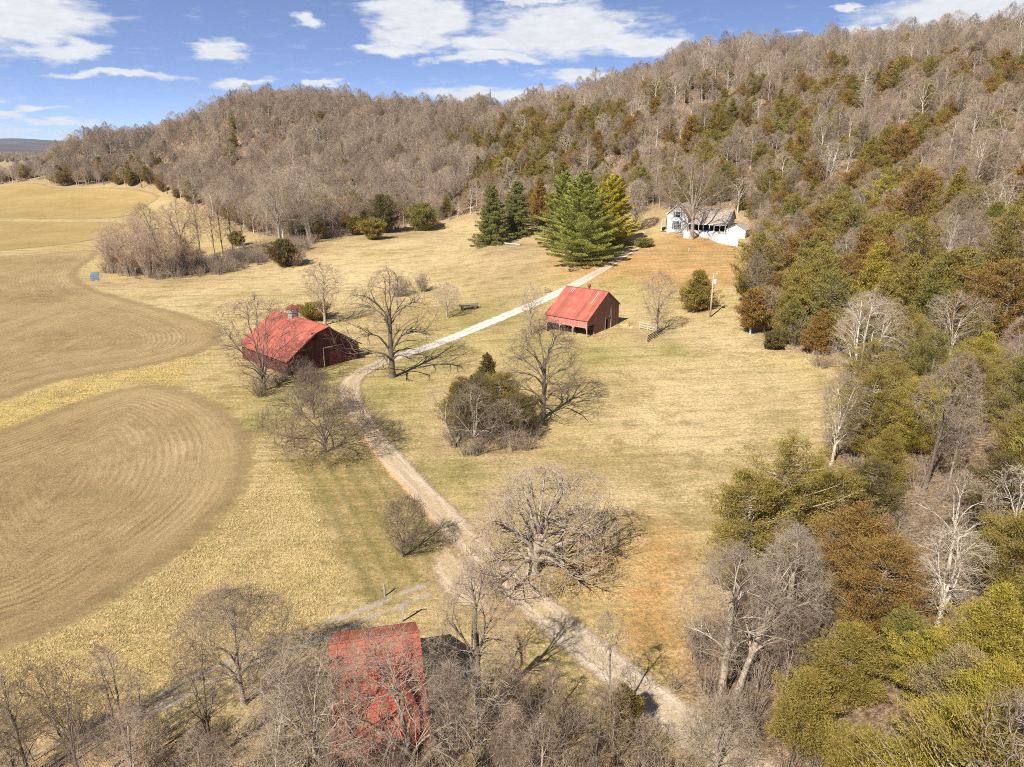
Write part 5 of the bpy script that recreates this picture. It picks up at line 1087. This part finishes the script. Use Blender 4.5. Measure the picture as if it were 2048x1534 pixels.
# cedars that stand out, each with its own crown
CED = [
 (1393, 621, 536, 39, 'cone', 'cedar_olive', 'full conical cedar on the lawn beside the utility pole'), (1500, 668, 573, 27, 'egg', 'cedar_bronze', 'bronze cedar with a bare pale trunk at the upper right corner of the lawn'), (1545, 698, 662, 17, 'egg', 'cedar_dark', 'low dark cedar bush at the upper right corner of the lawn'),
 (628, 640, 607, 27, 'egg', 'cedar_olive', 'bushy olive cedar hidden behind the cupola barn roof'), (975, 790, 702, 27, 'cone', 'cedar_dark', 'tall dark cedar spire at the back of the lawn thicket'), (945, 870, 745, 50, 'egg', 'cedar_dark', 'dark overgrown cedar at the left of the lawn thicket'), (1035, 868, 790, 44, 'egg', 'cedar_dark', 'low spreading dark cedar at the right of the lawn thicket'), (912, 850, 760, 34, 'cone', 'cedar_olive', 'olive cedar at the left back of the lawn thicket'), (1000, 830, 742, 40, 'egg', 'cedar_olive', 'olive cedar in the middle of the lawn thicket'),
 (570, 533, 478, 27, 'egg', 'cedar_dark', 'lone dark cedar standing in the far meadow'), (710, 470, 431, 14, 'egg', 'cedar_olive', 'small round cedar at the left end of the far meadow edge'), (746, 479, 436, 23, 'egg', 'cedar_olive', 'round olive cedar bush on the far meadow edge'), (846, 461, 405, 29, 'egg', 'cedar_green', 'broad green cedar bush at the far meadow edge'), (604, 478, 428, 22, 'egg', 'cedar_green', 'dark green cedar at the foot of the broad grey bare tree'), (770, 465, 385, 28, 'egg', 'cedar_dark', 'dark cedar behind the round bush on the far meadow edge'), (475, 492, 462, 14, 'egg', 'cedar_olive', 'small olive cedar at the right end of the line of thin trees'),
 (1078, 458, 352, 26, 'cone', 'cedar_bronze', 'bronze cedar between the dark spruces and the green pines'), (1287, 494, 478, 14, 'egg', 'cedar_green', 'low dark green bush left of the house lawn'),
 (1566, 1062, 935, 44, 'egg', 'cedar_bronze', 'bronze cedar at the lawn edge, leftmost of the three near cedars'), (1618, 1050, 908, 48, 'cone', 'cedar_yellow', 'yellow-green pointed cedar, middle of the three at the lawn edge'), (1668, 1095, 935, 62, 'egg', 'cedar_olive', 'loose olive cedar with a visible pale trunk behind the lawn edge'), (1728, 1085, 915, 58, 'egg', 'cedar_dark', 'dark brown cedar, rightmost of the group at the lawn edge'),
 (1745, 1290, 1070, 88, 'egg', 'cedar_bronze', 'large rust-bronze cedar left of the white-barked tree'), (1690, 1400, 1245, 80, 'dome', 'cedar_olive', 'olive-bronze cedar below the large rust-bronze one'), (1790, 1370, 1215, 48, 'egg', 'cedar_green', 'grey-green cedar below the white-barked tree'), (1845, 1400, 1255, 55, 'egg', 'cedar_yellow', 'bright yellow-green cedar at the foot of the white-barked tree'),
 (1960, 1380, 1160, 98, 'cone', 'cedar_yellow', 'large golden cedar right of the white-barked tree'), (1895, 1460, 1290, 80, 'dome', 'cedar_tan', 'pale tan-green cedar in front of the golden one'), (1985, 1520, 1335, 90, 'egg', 'cedar_yellow', 'golden-green cedar at the right edge of the picture bottom'), (1600, 1500, 1335, 74, 'dome', 'cedar_olive', 'olive cedar at the lower wood edge beside the driveway foot'), (1870, 1640, 1395, 110, 'dome', 'cedar_yellow', 'brightest yellow-green cedar, at the very bottom right'), (1700, 1560, 1450, 60, 'dome', 'cedar_olive', 'olive cedar at the bottom edge left of the brightest yellow one'), (2030, 1640, 1440, 80, 'egg', 'cedar_green', 'green cedar in the bottom right corner'),
 (1240, 1470, 1372, 34, 'egg', 'cedar_olive', 'small bushy olive cedar on the left verge near the driveway foot'), (1985, 1060, 905, 62, 'egg', 'cedar_dark', 'dark olive cedar at the right edge, above the golden ones'), (2010, 1205, 1030, 80, 'egg', 'cedar_olive', 'tall olive cedar at the right edge behind the white-barked tree'), (1770, 860, 725, 62, 'egg', 'cedar_olive', 'olive cedar right of the fan-shaped pale tree'), (1820, 905, 745, 58, 'egg', 'cedar_yellow', 'yellowish cedar below the open pale tree in the right wood'), (1740, 880, 790, 40, 'egg', 'cedar_bronze', 'bronze cedar at the foot of the fan-shaped pale tree'), (1600, 640, 540, 48, 'egg', 'cedar_olive', 'large olive cedar behind the upper right corner of the lawn'), (1375, 330, 230, 28, 'cone', 'cedar_bronze', 'tall bronze cedar on the hillside straight above the white house'), (1350, 415, 255, 0, 'cone', 'cedar_bronze', ''),
]
for i, (px, py, top, hw, sh, m, lab) in enumerate(CED):
    if not hw: continue
    b, H, Rd = size_from(px, py, top, hw, .95); dist = np.linalg.norm(b - CP)
    near = dist < 110
    tr, cr = cedar(500 + i, H, Rd, int(110 + 26 * min(Rd, 5) * (1.5 if near else 1)), 210 if near else 80, .14 if near else .24 + dist / 900, sh, bare=.14 if 'pale trunk' in lab else .03)
    split_tree('cedar_tree', tr, cr, 'barkw' if 'pale trunk' in lab else 'bark', m, tuple(b), 0, lab, 'tree', crown='foliage'); n_cedar += 1
# spruces and pines by the house lawn
for i, (px, py, top, hw, k, m, lab) in enumerate([
 (985, 488, 368, 46, 'spruce', 'spruce', 'left of two dark drooping spruces behind the mound'), (1034, 473, 360, 46, 'spruce', 'spruce', 'right of two dark drooping spruces behind the mound'),
 (1165, 528, 345, 84, 'pine', 'pine', 'largest green pine, in front of the group of three by the driveway'), (1128, 495, 343, 62, 'pine', 'pine', 'left rear pine of the group of three by the driveway'), (1222, 494, 350, 54, 'pine', 'pine_y', 'yellowish right rear pine of the group of three by the driveway')]):
    b, H, Rd = size_from(px, py, top, hw)
    tr, cr = conifer(700 + i, H, Rd, k, 25 if k == 'pine' else 30, .50 if k == 'pine' else .45, 620 if k == 'pine' else 300)
    split_tree(k + '_tree', tr, cr, 'barkd', m, tuple(b), 0, lab, 'tree', crown='foliage')

# ------------------------------------------------------------------ the woods: individual trees nearest the camera, the rest one mass
KIND = bpy.data.collections.new('woodland_kinds')
def kind_obj(name, me): o = bpy.data.objects.new(name, me); KIND.objects.link(o); return o
FB = []     # bare forest trees (unit scale: real metres)
for i in range(9):
    H = [17, 15, 19, 14, 18, 16, 13, 17, 15][i]; st = ['tall', 'round', 'tall', 'vase', 'round', 'vase', 'round', 'tall', 'vase'][i]
    tr, cr = bare_tree(900 + i, H, [4.6, 5.6, 4.2, 5.4, 5.8, 5.2, 5.2, 4.0, 6.0][i], st, cb=[.40, .26, .45, .24, .34, .28, .24, .48, .2][i], fork=[.75, .6, .8, .45, .65, .5, .55, .8, .45][i], nl=11, nb=52, nbl=260, nt=900, ns=2000, rt=.019, r0=.26, up=.42, sl=1.1, gap=[.4, .2, .5, .4, .3, .2, .4, .5, .3][i])
    FB.append((one_mesh('bare_tree', tr, cr, ['bark', 'barkw', 'barkd', 'bark', 'barkw', 'bark', 'bark', 'bark', 'barkw'][i], ['twig', 'twigg', 'twig', 'twigp', 'twigg', 'twig', 'twigp', 'twig', 'twigg'][i]), H, tr, cr))
FC = []     # forest cedars
for i in range(8):
    H = [9, 11, 8, 10, 12, 7, 9, 11][i]; tr, cr = cedar(950 + i, H, [3.0, 3.3, 3.3, 2.9, 3.6, 3.0, 3.7, 3.1][i], 190, 85, .32, ['cone', 'egg', 'dome', 'egg', 'egg', 'dome', 'egg', 'cone'][i], bare=.06)
    FC.append((one_mesh('cedar_tree', tr, cr, 'bark', 'cedar'), H, tr, cr))
FN = []
for i in range(5):
    H = [9, 11, 8, 10, 12][i]; FN.append((H, *cedar(960 + i, H, [3.0, 3.3, 3.3, 2.9, 3.6][i], 230, 190, .155, ['cone', 'egg', 'dome', 'egg', 'egg'][i], bare=.05)))
FS = []     # white-barked trees
for i in range(3):
    tr, cr = bare_tree(980 + i, 15, 5.5, ['vase', 'round', 'vase'][i], cb=.25, fork=.42, nl=8, nb=40, nbl=150, nt=420, ns=800, rt=.022, r0=.27, wig=.13)
    FS.append((one_mesh('sycamore_tree', tr, cr, 'barkw', 'twigw'), 15, tr, cr))
SH = []
for i in range(5):
    A = shrub_mesh(1000 + i, [2.6, 2.0, 3.2, 1.6, 2.3][i], [1.5, 1.6, 1.6, 1.2, 2.0][i], 22, 260, .011); me = A.mesh('undergrowth_kind'); me.materials.append(M['bark']); me.materials.append(M[['twigd', 'twigp', 'twig', 'twigd', 'twig'][i]]); SH.append(me)

def in_frame(x, y, z, m=60):
    q = proj(np.stack([x, y, z], -1)); return (q[..., 2] > 8) & (q[..., 0] > -m) & (q[..., 0] < 2048 + m) & (q[..., 1] > -m) & (q[..., 1] < 1534 + m * 5)
# sample stems in the world on a jittered grid that thins out with distance
def stems(cell, ymax, seed, x0=-700, x1=620):
    g = np.random.default_rng(seed)
    gx, gy = np.meshgrid(np.arange(x0, x1, cell), np.arange(14, ymax, cell)); gx = (gx + g.uniform(-.48, .48, gx.shape) * cell).ravel(); gy = (gy + g.uniform(-.48, .48, gy.shape) * cell).ravel()
    k = np.abs(gx) < gy * 1.3 + 80; gx, gy = gx[k], gy[k]; gz = hz(gx, gy)
    k = in_frame(gx, gy, gz + 6, 1000); gx, gy, gz = gx[k], gy[k], gz[k]
    q = proj(np.stack([gx, gy, gz], -1)); k = ~inside(OPEN_PX, q[:, 0], q[:, 1]); return gx[k], gy[k], gz[k], q[k]
# which ground can be seen: march the line of sight from the camera to each tree top
def seen(x, y, z, h=9.0):
    ok = np.ones(len(x), bool); T = np.stack([x, y, z + h], -1)
    for f in np.linspace(.12, .97, 26):
        p = CP + (T - CP) * f; ok &= hz(p[:, 0], p[:, 1]) < p[:, 2] + 5.0 * (f < .93) + 3.0
    return ok
X, Y, Z, Q = stems(5.0, 860, 21)
k = seen(X, Y, Z, 13); X, Y, Z, Q = X[k], Y[k], Z[k], Q[k]
g = np.random.default_rng(5)
px, py = Q[:, 0], Q[:, 1]; dist = np.hypot(X, Y)
# share of cedars: many on the right-hand hillside, few on the ridge and on the left hill
def lin(x, xs, ys): return np.interp(x, xs, ys)
ridge = lin(px, [900, 1000, 1200, 1400, 1650, 2100], [258, 250, 214, 168, 160, 158])
cp = lin(px, [0, 850, 960, 1150, 1350, 1500, 2100], [.03, .07, .50, .56, .54, .52, .52]) * lin(py - ridge, [-12, 8, 45], [0.05, .5, 1])
cp = np.where((px < 960) & (py > 400), .12, cp); cp = np.where((px < 330) & (py > 335), .35, cp); cp = np.where((px > 600) & (px < 900) & (py < 285) & (py > 250), .14, cp)
clump = np.sin(X / 19 + 1.7 * np.sin(Y / 23)) * np.sin(Y / 17 + 1.1 * np.sin(X / 29)); cp = np.clip(cp * (1 + .75 * clump), 0, .93)
cp = np.where((px < 1690) & (py > 1400), 0, cp); u = g.uniform(0, 1, len(X)); isC = u < cp; isS = (~isC) & (px > 1000) & (py > ridge + 60) & (g.uniform(0, 1, len(X)) < .075)
sc = g.uniform(.50, 1.02, len(X)); sc = np.where(isC, g.uniform(.66, 1.2, len(X)), sc); sc = np.where((~isC) & (px > 980) & (py > ridge + 30), sc * .80, sc)
sc = np.where(px < 110, sc * .72, sc); sc = np.where((~isC) & (py < ridge + 30) & (px > 1000), sc * .92, sc); sc = np.where((~isC) & (px < 980) & (py < 275), sc * 1.1, sc)
# keep the light gaps that let the leaf litter show
keep = (g.uniform(0, 1, len(X)) < np.where(isC, 1.0, .90)) & ~((~isC) & (dist < 150) & (g.uniform(0, 1, len(X)) < .22))
X, Y, Z, px, py, dist, isC, isS, sc = [a[keep] for a in (X, Y, Z, px, py, dist, isC, isS, sc)]
# do not crowd the trees already planted by hand
hero_xy = np.array([o.location[:2] for o in SC.objects if o.parent is None and o.get('category') in ('tree', 'house', 'garage', 'barn')])
dm = np.min(np.hypot(X[:, None] - hero_xy[None, :, 0], Y[:, None] - hero_xy[None, :, 1]), 1)
hb = np.array(house.location[:2]); dhouse = np.hypot(X - hb[0] - 8, Y - hb[1] - 4)
keep = (dm > np.where(dist < 130, np.where(isC, 3.2, 5.0), 2.4)) & (dhouse > 15); X, Y, Z, px, py, dist, isC, isS, sc = [a[keep] for a in (X, Y, Z, px, py, dist, isC, isS, sc)]
size = sc / dist
def zone(px_, py_, d, i):
    if px_ > 1880 and py_ > 800: return 'at the right edge of the near wood'
    if py_ > 900: return 'in the near wood right of the lawn'
    if px_ > 1480 and py_ > 620: return 'in the wood along the right side of the lawn'
    if px_ > 1750 and py_ > 420: return 'on the lower right hillside'
    if px_ > 1480 and py_ > 420: return 'just right of the white house'
    if px_ > 1700 and py_ > 280: return 'halfway up the right hillside'
    if px_ > 1480 and py_ > 280: return 'on the hillside above and right of the white house'
    if px_ > 1230 and py_ > 280: return 'on the slope directly behind the white house'
    if px_ > 1480: return 'near the top of the right hill'
    if px_ > 1230: return 'high on the hill above the white house'
    if px_ > 930: return 'on the slope behind the pines and spruces'
    if px_ > 640 and py_ > 400: return 'at the wood edge of the far meadow'
    if py_ > 400: return 'at the wood corner behind the hedgerow'
    return 'on the left wooded hill'
def hue(i): return ''
order = np.argsort(-size)
lim = dict(bare=296 - n_bare, cedar=298 - n_cedar, syc=60); cnt = dict(bare=0, cedar=0, syc=0); rest = []
LEAFY = ['cedar_bronze', 'cedar_olive', 'cedar_green', 'cedar_olive', 'cedar_yellow', 'cedar_olive', 'cedar_olive', 'cedar_bronze']
LEAFN = dict(cedar_bronze='bronze-brown', cedar_olive='olive', cedar_green='green', cedar_yellow='yellow-green', cedar_dark='dark')
HTN = lambda h: 'small' if h < 7.5 else ('tall' if h > 11.5 else 'medium-height')
shared = {}
def part_pair(key, tr, cr, m0, m1):
    if key not in shared:
        a = tr.mesh('trunk', True); a.materials.append(M[m0]); b = cr.mesh('crown'); b.materials.append(M[m1]); shared[key] = (a, b)
    return shared[key]
def plant(name, key, tr, cr, m0, m1, loc, rz, s, label, group, whole=None, crown='crown'):
    if whole is not None:
        o = bpy.data.objects.new(name, whole); COL.objects.link(o); o.location = loc; o.rotation_euler = (g.normal(0, .05), g.normal(0, .05), rz); o.scale = s; return tag(o, label, 'tree', group)
    r = empty(name, loc, rz, label, 'tree', group); r.scale = s; r.rotation_euler = (g.normal(0, .05), g.normal(0, .05), rz)
    a, b = part_pair(key, tr, cr, m0, m1)
    for n_, me in (('trunk', a), (crown, b)):
        o = bpy.data.objects.new(n_, me); COL.objects.link(o); o.parent = r
    return r
wholes = {}
def whole_cedar(vi, leaf):
    if (vi, leaf) not in wholes:
        me = FC[vi][0].copy(); me.materials[1] = M[leaf]; wholes[(vi, leaf)] = me
    return wholes[(vi, leaf)]
for i in order:
    kd = 'cedar' if isC[i] else ('syc' if isS[i] else 'bare')
    if cnt[kd] >= lim[kd] or not (-25 < px[i] < 2073 and py[i] < 2300): rest.append(i); continue
    cnt[kd] += 1; rz = g.uniform(0, 6.28); s = sc[i]; s3 = (s * g.uniform(.88, 1.12), s * g.uniform(.88, 1.12), s)
    loc = (X[i], Y[i], Z[i]); zn = zone(px[i], py[i], dist[i], i); big = s * 11 / dist[i] * F > 60
    if kd == 'cedar':
        vi = int(g.integers(0, len(FC))); leaf = LEAFY[int(g.integers(0, len(LEAFY)))]; leaf = 'cedar_olive' if leaf == 'cedar_yellow' and py[i] < 900 and g.uniform() < .6 else leaf; me, H, tr, cr = FC[vi]
        lab = f"{HTN(H * s)} {LEAFN[leaf]} cedar {zn}"
        if dist[i] < 118: vi = vi % 5; H, tr, cr = FN[vi]; vi += 100; big = True
        plant('cedar_tree', ('c', vi, leaf), tr, cr, 'bark', leaf, loc, rz, s3, lab, lab.replace(' cedar ', ' cedars '), None if big or vi >= 100 else whole_cedar(vi, leaf), 'foliage')
    elif kd == 'syc':
        vi = int(g.integers(0, len(FS))); me, H, tr, cr = FS[vi]; lab = f"white-barked bare tree with crooked limbs {zn}"
        plant('sycamore_tree', ('s', vi), tr, cr, 'barkw', 'twigw', loc, rz, s3, lab, lab.replace(' tree ', ' trees '), None if big else me)
    else:
        vi = int(g.integers(0, len(FB))); me, H, tr, cr = FB[vi]; m0, m1 = me.materials[0].name, me.materials[1].name
        lab = f"{'pale' if vi in (4, 8) else ('pinkish-brown' if vi in (3, 6) else 'grey-brown')} leafless {dict(tall='slender', round='round-crowned', vase='fan-shaped')[['tall', 'round', 'tall', 'vase', 'round', 'vase', 'round', 'tall', 'vase'][vi]]} tree {zn}"
        mm = {v.name: k for k, v in M.items()}
        plant('bare_tree', ('b', vi), tr, cr, mm[m0], mm[m1], loc, rz, s3, lab, lab.replace(' tree ', ' trees '), None if big else me)
rest = np.array(rest)

def scatter_object(name, label, cat, P, rot, scl, idx, kinds, kindname):
    """one object whose geometry nodes put a copy of kinds[idx] on every point"""
    col = bpy.data.collections.new(kindname)
    for j, me in enumerate(kinds): o = bpy.data.objects.new(f'{kindname}_{j:02d}', me); col.objects.link(o)
    me = bpy.data.meshes.new(name); me.vertices.add(len(P)); me.vertices.foreach_set('co', np.asarray(P, np.float32).ravel()); me.update()
    tl = np.random.default_rng(len(P)).normal(0, .055, (2, len(P))); attr(me, 'tiltx', tl[0]); attr(me, 'tilty', tl[1]); attr(me, 'turn', rot); attr(me, 'grow', scl); attr(me, 'pick', idx, 'INT')
    o = link(name, me); tag(o, label, cat, kind='stuff')
    t = bpy.data.node_groups.new(name, 'GeometryNodeTree'); t.interface.new_socket('Geometry', in_out='INPUT', socket_type='NodeSocketGeometry'); t.interface.new_socket('Geometry', in_out='OUTPUT', socket_type='NodeSocketGeometry')
    N = t.nodes.new; L = t.links.new
    gi, go = N('NodeGroupInput'), N('NodeGroupOutput'); ip = N('GeometryNodeInstanceOnPoints'); ci = N('GeometryNodeCollectionInfo'); ci.inputs['Collection'].default_value = col; ci.inputs['Separate Children'].default_value = True; ci.inputs['Reset Children'].default_value = True
    def na(nm, ty): n = N('GeometryNodeInputNamedAttribute'); n.data_type = ty; n.inputs['Name'].default_value = nm; return n.outputs['Attribute']
    cx = N('ShaderNodeCombineXYZ'); L(na('turn', 'FLOAT'), cx.inputs[2]); L(na('tiltx', 'FLOAT'), cx.inputs[0]); L(na('tilty', 'FLOAT'), cx.inputs[1])
    L(gi.outputs[0], ip.inputs['Points']); L(ci.outputs[0], ip.inputs['Instance']); ip.inputs['Pick Instance'].default_value = True; L(na('pick', 'INT'), ip.inputs['Instance Index'])
    L(cx.outputs[0], ip.inputs['Rotation']); L(na('grow', 'FLOAT'), ip.inputs['Scale']); L(ip.outputs[0], go.inputs[0])
    md = o.modifiers.new('scatter', 'NODES'); md.node_group = t
    return o
nB, nC, nS = len(FB), len(FC), len(FS)
idx = np.where(isC[rest], nB + g.integers(0, nC, len(rest)), np.where(isS[rest], nB + nC + g.integers(0, nS, len(rest)), g.integers(0, nB, len(rest))))
scatter_object('woodland', 'the rest of the leafless and cedar woodland that covers both hills', 'woodland', np.stack([X, Y, Z], -1)[rest], g.uniform(0, 6.28, len(rest)), sc[rest], idx, [f[0] for f in FB] + [f[0] for f in FC] + [f[0] for f in FS], 'woodland_kind')

# saplings and scrub along the bottom of the picture and in the near wood edge
def scatter_px(poly, n, seed):
    g = np.random.default_rng(seed); W = poly_w(poly); lo, hi = W.min(0), W.max(0); out = []
    while len(out) < n:
        x, y = g.uniform(lo[0], hi[0]), g.uniform(lo[1], hi[1])
        if inside(W, np.array([x]), np.array([y]))[0]: out.append((x, y))
    return np.array(out)
SAP = []
for i in range(6):
    tr, cr = bare_tree(1100 + i, 8, [1.7, 2.2, 1.5, 2.4, 1.9, 2.0][i], ['tall', 'vase', 'tall', 'round', 'vase', 'tall'][i], cb=.25, fork=[.75, .4, .8, .55, .35, .7][i], nl=8, nb=36, nbl=150, nt=520, ns=1100, rt=.0085, r0=.085, sl=.9, wig=.1)
    SAP.append((tr, cr))
road = np.array([at(a, b)[:2] for a, b in ((1640, 1640), (1490, 1540), (1310, 1402), (1140, 1272), (1060, 1200))])
b3xy = np.array([-6.4, 41.0])
for poly, n, lab, sd in [([(-40, 1470), (250, 1450), (330, 1490), (300, 1660), (-120, 1660)], 9, 'thin bare sapling in the row along the bottom left edge', 1), ([(300, 1480), (560, 1430), (650, 1470), (640, 1700), (280, 1700)], 10, 'thin bare sapling left of the nearest barn at the bottom', 2), ([(640, 1540), (960, 1530), (960, 1720), (640, 1720)], 9, 'thin bare sapling in front of the nearest barn wall', 3), ([(960, 1450), (1150, 1420), (1290, 1490), (1400, 1640), (960, 1700)], 12, 'thin bare sapling between the nearest barn and the driveway foot', 4),
                        ([(1385, 1300), (1455, 1235), (1600, 1150), (1690, 1180), (1640, 1300), (1560, 1400), (1410, 1400)], 20, 'thin bare sapling in the thicket along the lower right lawn edge', 5), ([(1340, 1440), (1480, 1420), (1600, 1560), (1650, 1700), (1520, 1650)], 9, 'thin bare sapling right of the driveway foot', 6)]:
    for x, y in scatter_px(poly, n, 40 + sd):
        if dist_line(road, np.array([x]), np.array([y]), False)[0] < 2.6 or abs(x - b3xy[0]) < 5 and abs(y - b3xy[1] + 1) < 8 and y > 36.5: continue
        vi = int(g.integers(0, 6)); s = g.uniform(.55, 1.05); tr, cr = SAP[vi]
        plant('sapling', ('sap', vi), tr, cr, ['bark', 'barkd', 'bark', 'barkw', 'bark', 'barkd'][vi], ['twig', 'twigd', 'twigp', 'twigg', 'twigd', 'twig'][vi], (x, y, h1(x, y)), g.uniform(0, 6.28), (s, s, s * g.uniform(.9, 1.15)), lab, lab.replace('sapling', 'saplings'))
# undergrowth: brush on the forest floor, along its edges and in the bottom thicket
UX, UY, UZ, UQ = stems(3.2, 330, 77, -330, 330)
d = np.hypot(UX, UY); k = (d > 30) & seen(UX, UY, UZ, 3) & (np.random.default_rng(3).uniform(0, 1, len(UX)) < np.where(d < 170, .6, .45)); U = [np.stack([UX, UY, UZ], -1)[k]]
for poly, n, sd in [([(-60, 1470), (300, 1455), (640, 1480), (640, 1720), (-200, 1720)], 34, 1), ([(930, 1450), (1100, 1430), (1280, 1480), (1420, 1660), (930, 1720)], 70, 2), ([(640, 1525), (940, 1515), (940, 1720), (640, 1720)], 45, 3), ([(1380, 1300), (1450, 1235), (1590, 1120), (1700, 1200), (1560, 1400), (1400, 1395)], 120, 4), ([(890, 900), (940, 915), (1060, 905), (1085, 850), (1000, 840), (900, 860)], 70, 5), ([(205, 545), (300, 562), (440, 550), (620, 500), (600, 486), (430, 516), (300, 540)], 420, 6), ([(1340, 1430), (1480, 1410), (1640, 1600), (1560, 1680)], 110, 7), ([(600, 495), (720, 466), (880, 452), (880, 444), (720, 458), (610, 486)], 60, 8), ([(470, 770), (560, 775), (640, 765), (620, 750), (500, 760)], 14, 9)]:
    p = scatter_px(poly, n, 60 + sd); dd = dist_line(road, p[:, 0], p[:, 1], False); p = p[dd > 2.4]; q = (np.abs(p[:, 0] - b3xy[0]) < 4.6) & (np.abs(p[:, 1] - 40.5) < 6.5); p = p[~q]; U.append(np.c_[p, hz(p[:, 0], p[:, 1])])
U = np.vstack(U); scatter_object('undergrowth', 'low leafless brush on the forest floor and along the wood edges', 'brush', U, g.uniform(0, 6.28, len(U)), g.uniform(.45, 1.15, len(U)) * np.where((U[:, 0] < -25) & (U[:, 1] > 190), 1.5, 1), g.integers(0, 5, len(U)), SH, 'brush_kind')

# tufts of tall dry grass in the unmown strips
def tuft(seed, n, h):
    g = np.random.default_rng(seed); a = g.uniform(0, 6.28, n); r = .24 * np.sqrt(g.uniform(0, 1, n)); st = np.stack([r * np.cos(a), r * np.sin(a), np.full(n, -.03)], -1); L = h * g.uniform(.6, 1.15, n)
    d = unit(np.stack([np.cos(a) * .5, np.sin(a) * .5, np.full(n, 1.0)], -1) + g.normal(0, .3, (n, 3))); s = unit(np.cross(d, g.normal(0, 1, (n, 3)))) * .009
    m = st + d * (L * .6)[:, None]; e = m + unit(d + np.array([0, 0, -.15]) + g.normal(0, .25, (n, 3))) * (L * .4)[:, None]
    V = np.stack([st - s, st + s, m + s, m - s, e + s * .3, e - s * .3], 1).reshape(-1, 3); i = np.arange(n)[:, None] * 6; F_ = np.vstack([i + np.array([0, 1, 2, 3]), i + np.array([3, 2, 4, 5])]); return mesh_np('grass_tuft', V, F_)
k = NT('dry_grass_blades'); M['blade'] = k.end(k.bsdf(k.ramp(k.n('ShaderNodeObjectInfo').outputs['Random'], [(0, (.62, .475, .23)), (.4, (.72, .57, .31)), (.7, (.56, .44, .20)), (1, (.50, .41, .17))]), .9, None, .1))
GT = []
for i in range(4): me = tuft(1200 + i, 22, [.24, .19, .30, .16][i]); me.materials.append(M['blade']); GT.append(me)
def tufts(polys, dens, seed):
    g = np.random.default_rng(seed); out = []
    for W, dn in zip(polys, dens):
        lo, hi = W.min(0), W.max(0); n = int((hi - lo).prod() * dn); x = g.uniform(lo[0], hi[0], n); y = g.uniform(lo[1], hi[1], n); kk = inside(W, x, y) & (np.hypot(x, y) < 175) & in_frame(x, y, x * 0, 40)
        cl = np.sin(x / 1.7 + 2 * np.sin(y / 2.3)) * np.sin(y / 1.9 + 1.5 * np.sin(x / 2.9)); kk &= g.uniform(-2.2, 1.0, n) < cl; out.append(np.stack([x[kk], y[kk], hz(x[kk], y[kk])], -1))
    P = np.vstack(out); scatter_object('tall_grass', 'tufts of tall dry grass in the unmown strips beside the fields', 'grass', P, g.uniform(0, 6.28, len(P)), g.uniform(.6, 1.25, len(P)), g.integers(0, 4, len(P)), GT, 'tuft_kind'); print('TUFTS', len(P))
tufts([TALL, STRIP, poly_w([(1500, 690), (1640, 712), (1692, 760), (1690, 800), (1668, 880), (1640, 860), (1665, 790), (1640, 740), (1500, 715)]), poly_w([(600, 545), (320, 565), (210, 560), (215, 590), (420, 600), (620, 600)])], [17, 8, 6, 3], 4)

# ------------------------------------------------------------------ far valley: tree belts, a pale field and blue hills on the horizon
def far_stuff():
    g = np.random.default_rng(9); P = []
    for (px0, px1, d0, d1, n) in ((-500, 150, 2150, 2600, 900), (-600, 160, 2900, 3600, 1300), (-500, 40, 745, 800, 110)):
        for _ in range(n):
            a = math.atan((g.uniform(px0, px1) - 1024) / F); dd = g.uniform(d0, d1); P.append((dd * sin(a), dd * cos(a)))
    P = np.array(P); z = hz(P[:, 0], P[:, 1]); far = np.hypot(P[:, 0], P[:, 1]) > 1000
    ix = np.where(g.uniform(0, 1, len(P)) < .16, nB + g.integers(0, nC, len(P)), g.integers(0, nB, len(P)))
    scatter_object('tree_belt', 'grey belts of far trees across the valley at the left edge', 'trees', np.c_[P, z], g.uniform(0, 6.28, len(P)), g.uniform(.75, 1.2, len(P)), ix, [f[0] for f in FB] + [f[0] for f in FC], 'belt_kind')
    # rolling hills 5-8 km away
    th = np.radians(np.linspace(-75, 40, 260)); rr = np.linspace(4600, 8600, 26); TH_, RR = np.meshgrid(th, rr)
    w = np.sin(pi * (RR - 4600) / 4000) ; hgt = 62 + 22 * np.sin(TH_ * 9 + 1) + 13 * np.sin(TH_ * 23 + RR / 900) + 10 * np.sin(TH_ * 61)
    zz = np.clip(w, 0, 1) * hgt - 2
    i = np.arange(TH_.size).reshape(TH_.shape); Fq = np.stack([i[:-1, :-1], i[:-1, 1:], i[1:, 1:], i[1:, :-1]], -1).reshape(-1, 4)[:, ::-1]
    me = mesh_np('hills', np.stack([RR * np.sin(TH_), RR * np.cos(TH_), zz], -1).reshape(-1, 3), Fq, True)
    k = NT('far_wooded_hills'); p = k.pos(); n_ = k.noise(.004, 6, p, .75)
    m = k.end(k.bsdf(k.ramp(n_, [(.3, (.055, .048, .045)), (.55, (.12, .10, .088)), (.7, (.20, .16, .12))]), .95)); o = link('hills', me, None, [m]); tag(o, 'low wooded hills on the horizon at the far left', 'hills', kind='structure')
far_stuff()
# thin valley air
def haze():
    b = MB(); b.box((-600, 4000, 95), (14500, 10800, 210)); me = bpy.data.meshes.new('haze'); me.from_pydata([tuple(v) for v in b.v], [], b.f); me.update()
    k = bpy.data.materials.new('valley_air'); k.use_nodes = True; t = k.node_tree; t.nodes.clear(); out = t.nodes.new('ShaderNodeOutputMaterial'); v = t.nodes.new('ShaderNodeVolumePrincipled')
    v.inputs['Color'].default_value = (.62, .74, .95, 1); v.inputs['Density'].default_value = 4e-5; v.inputs['Anisotropy'].default_value = .1; t.links.new(v.outputs[0], out.inputs['Volume'])
    o = link('haze', me, None, [k]); tag(o, 'thin bluish air over the valley', 'haze', kind='stuff')
if HAZE: haze()
print('COUNTS', cnt, len(rest), len(U), len(SC.objects))
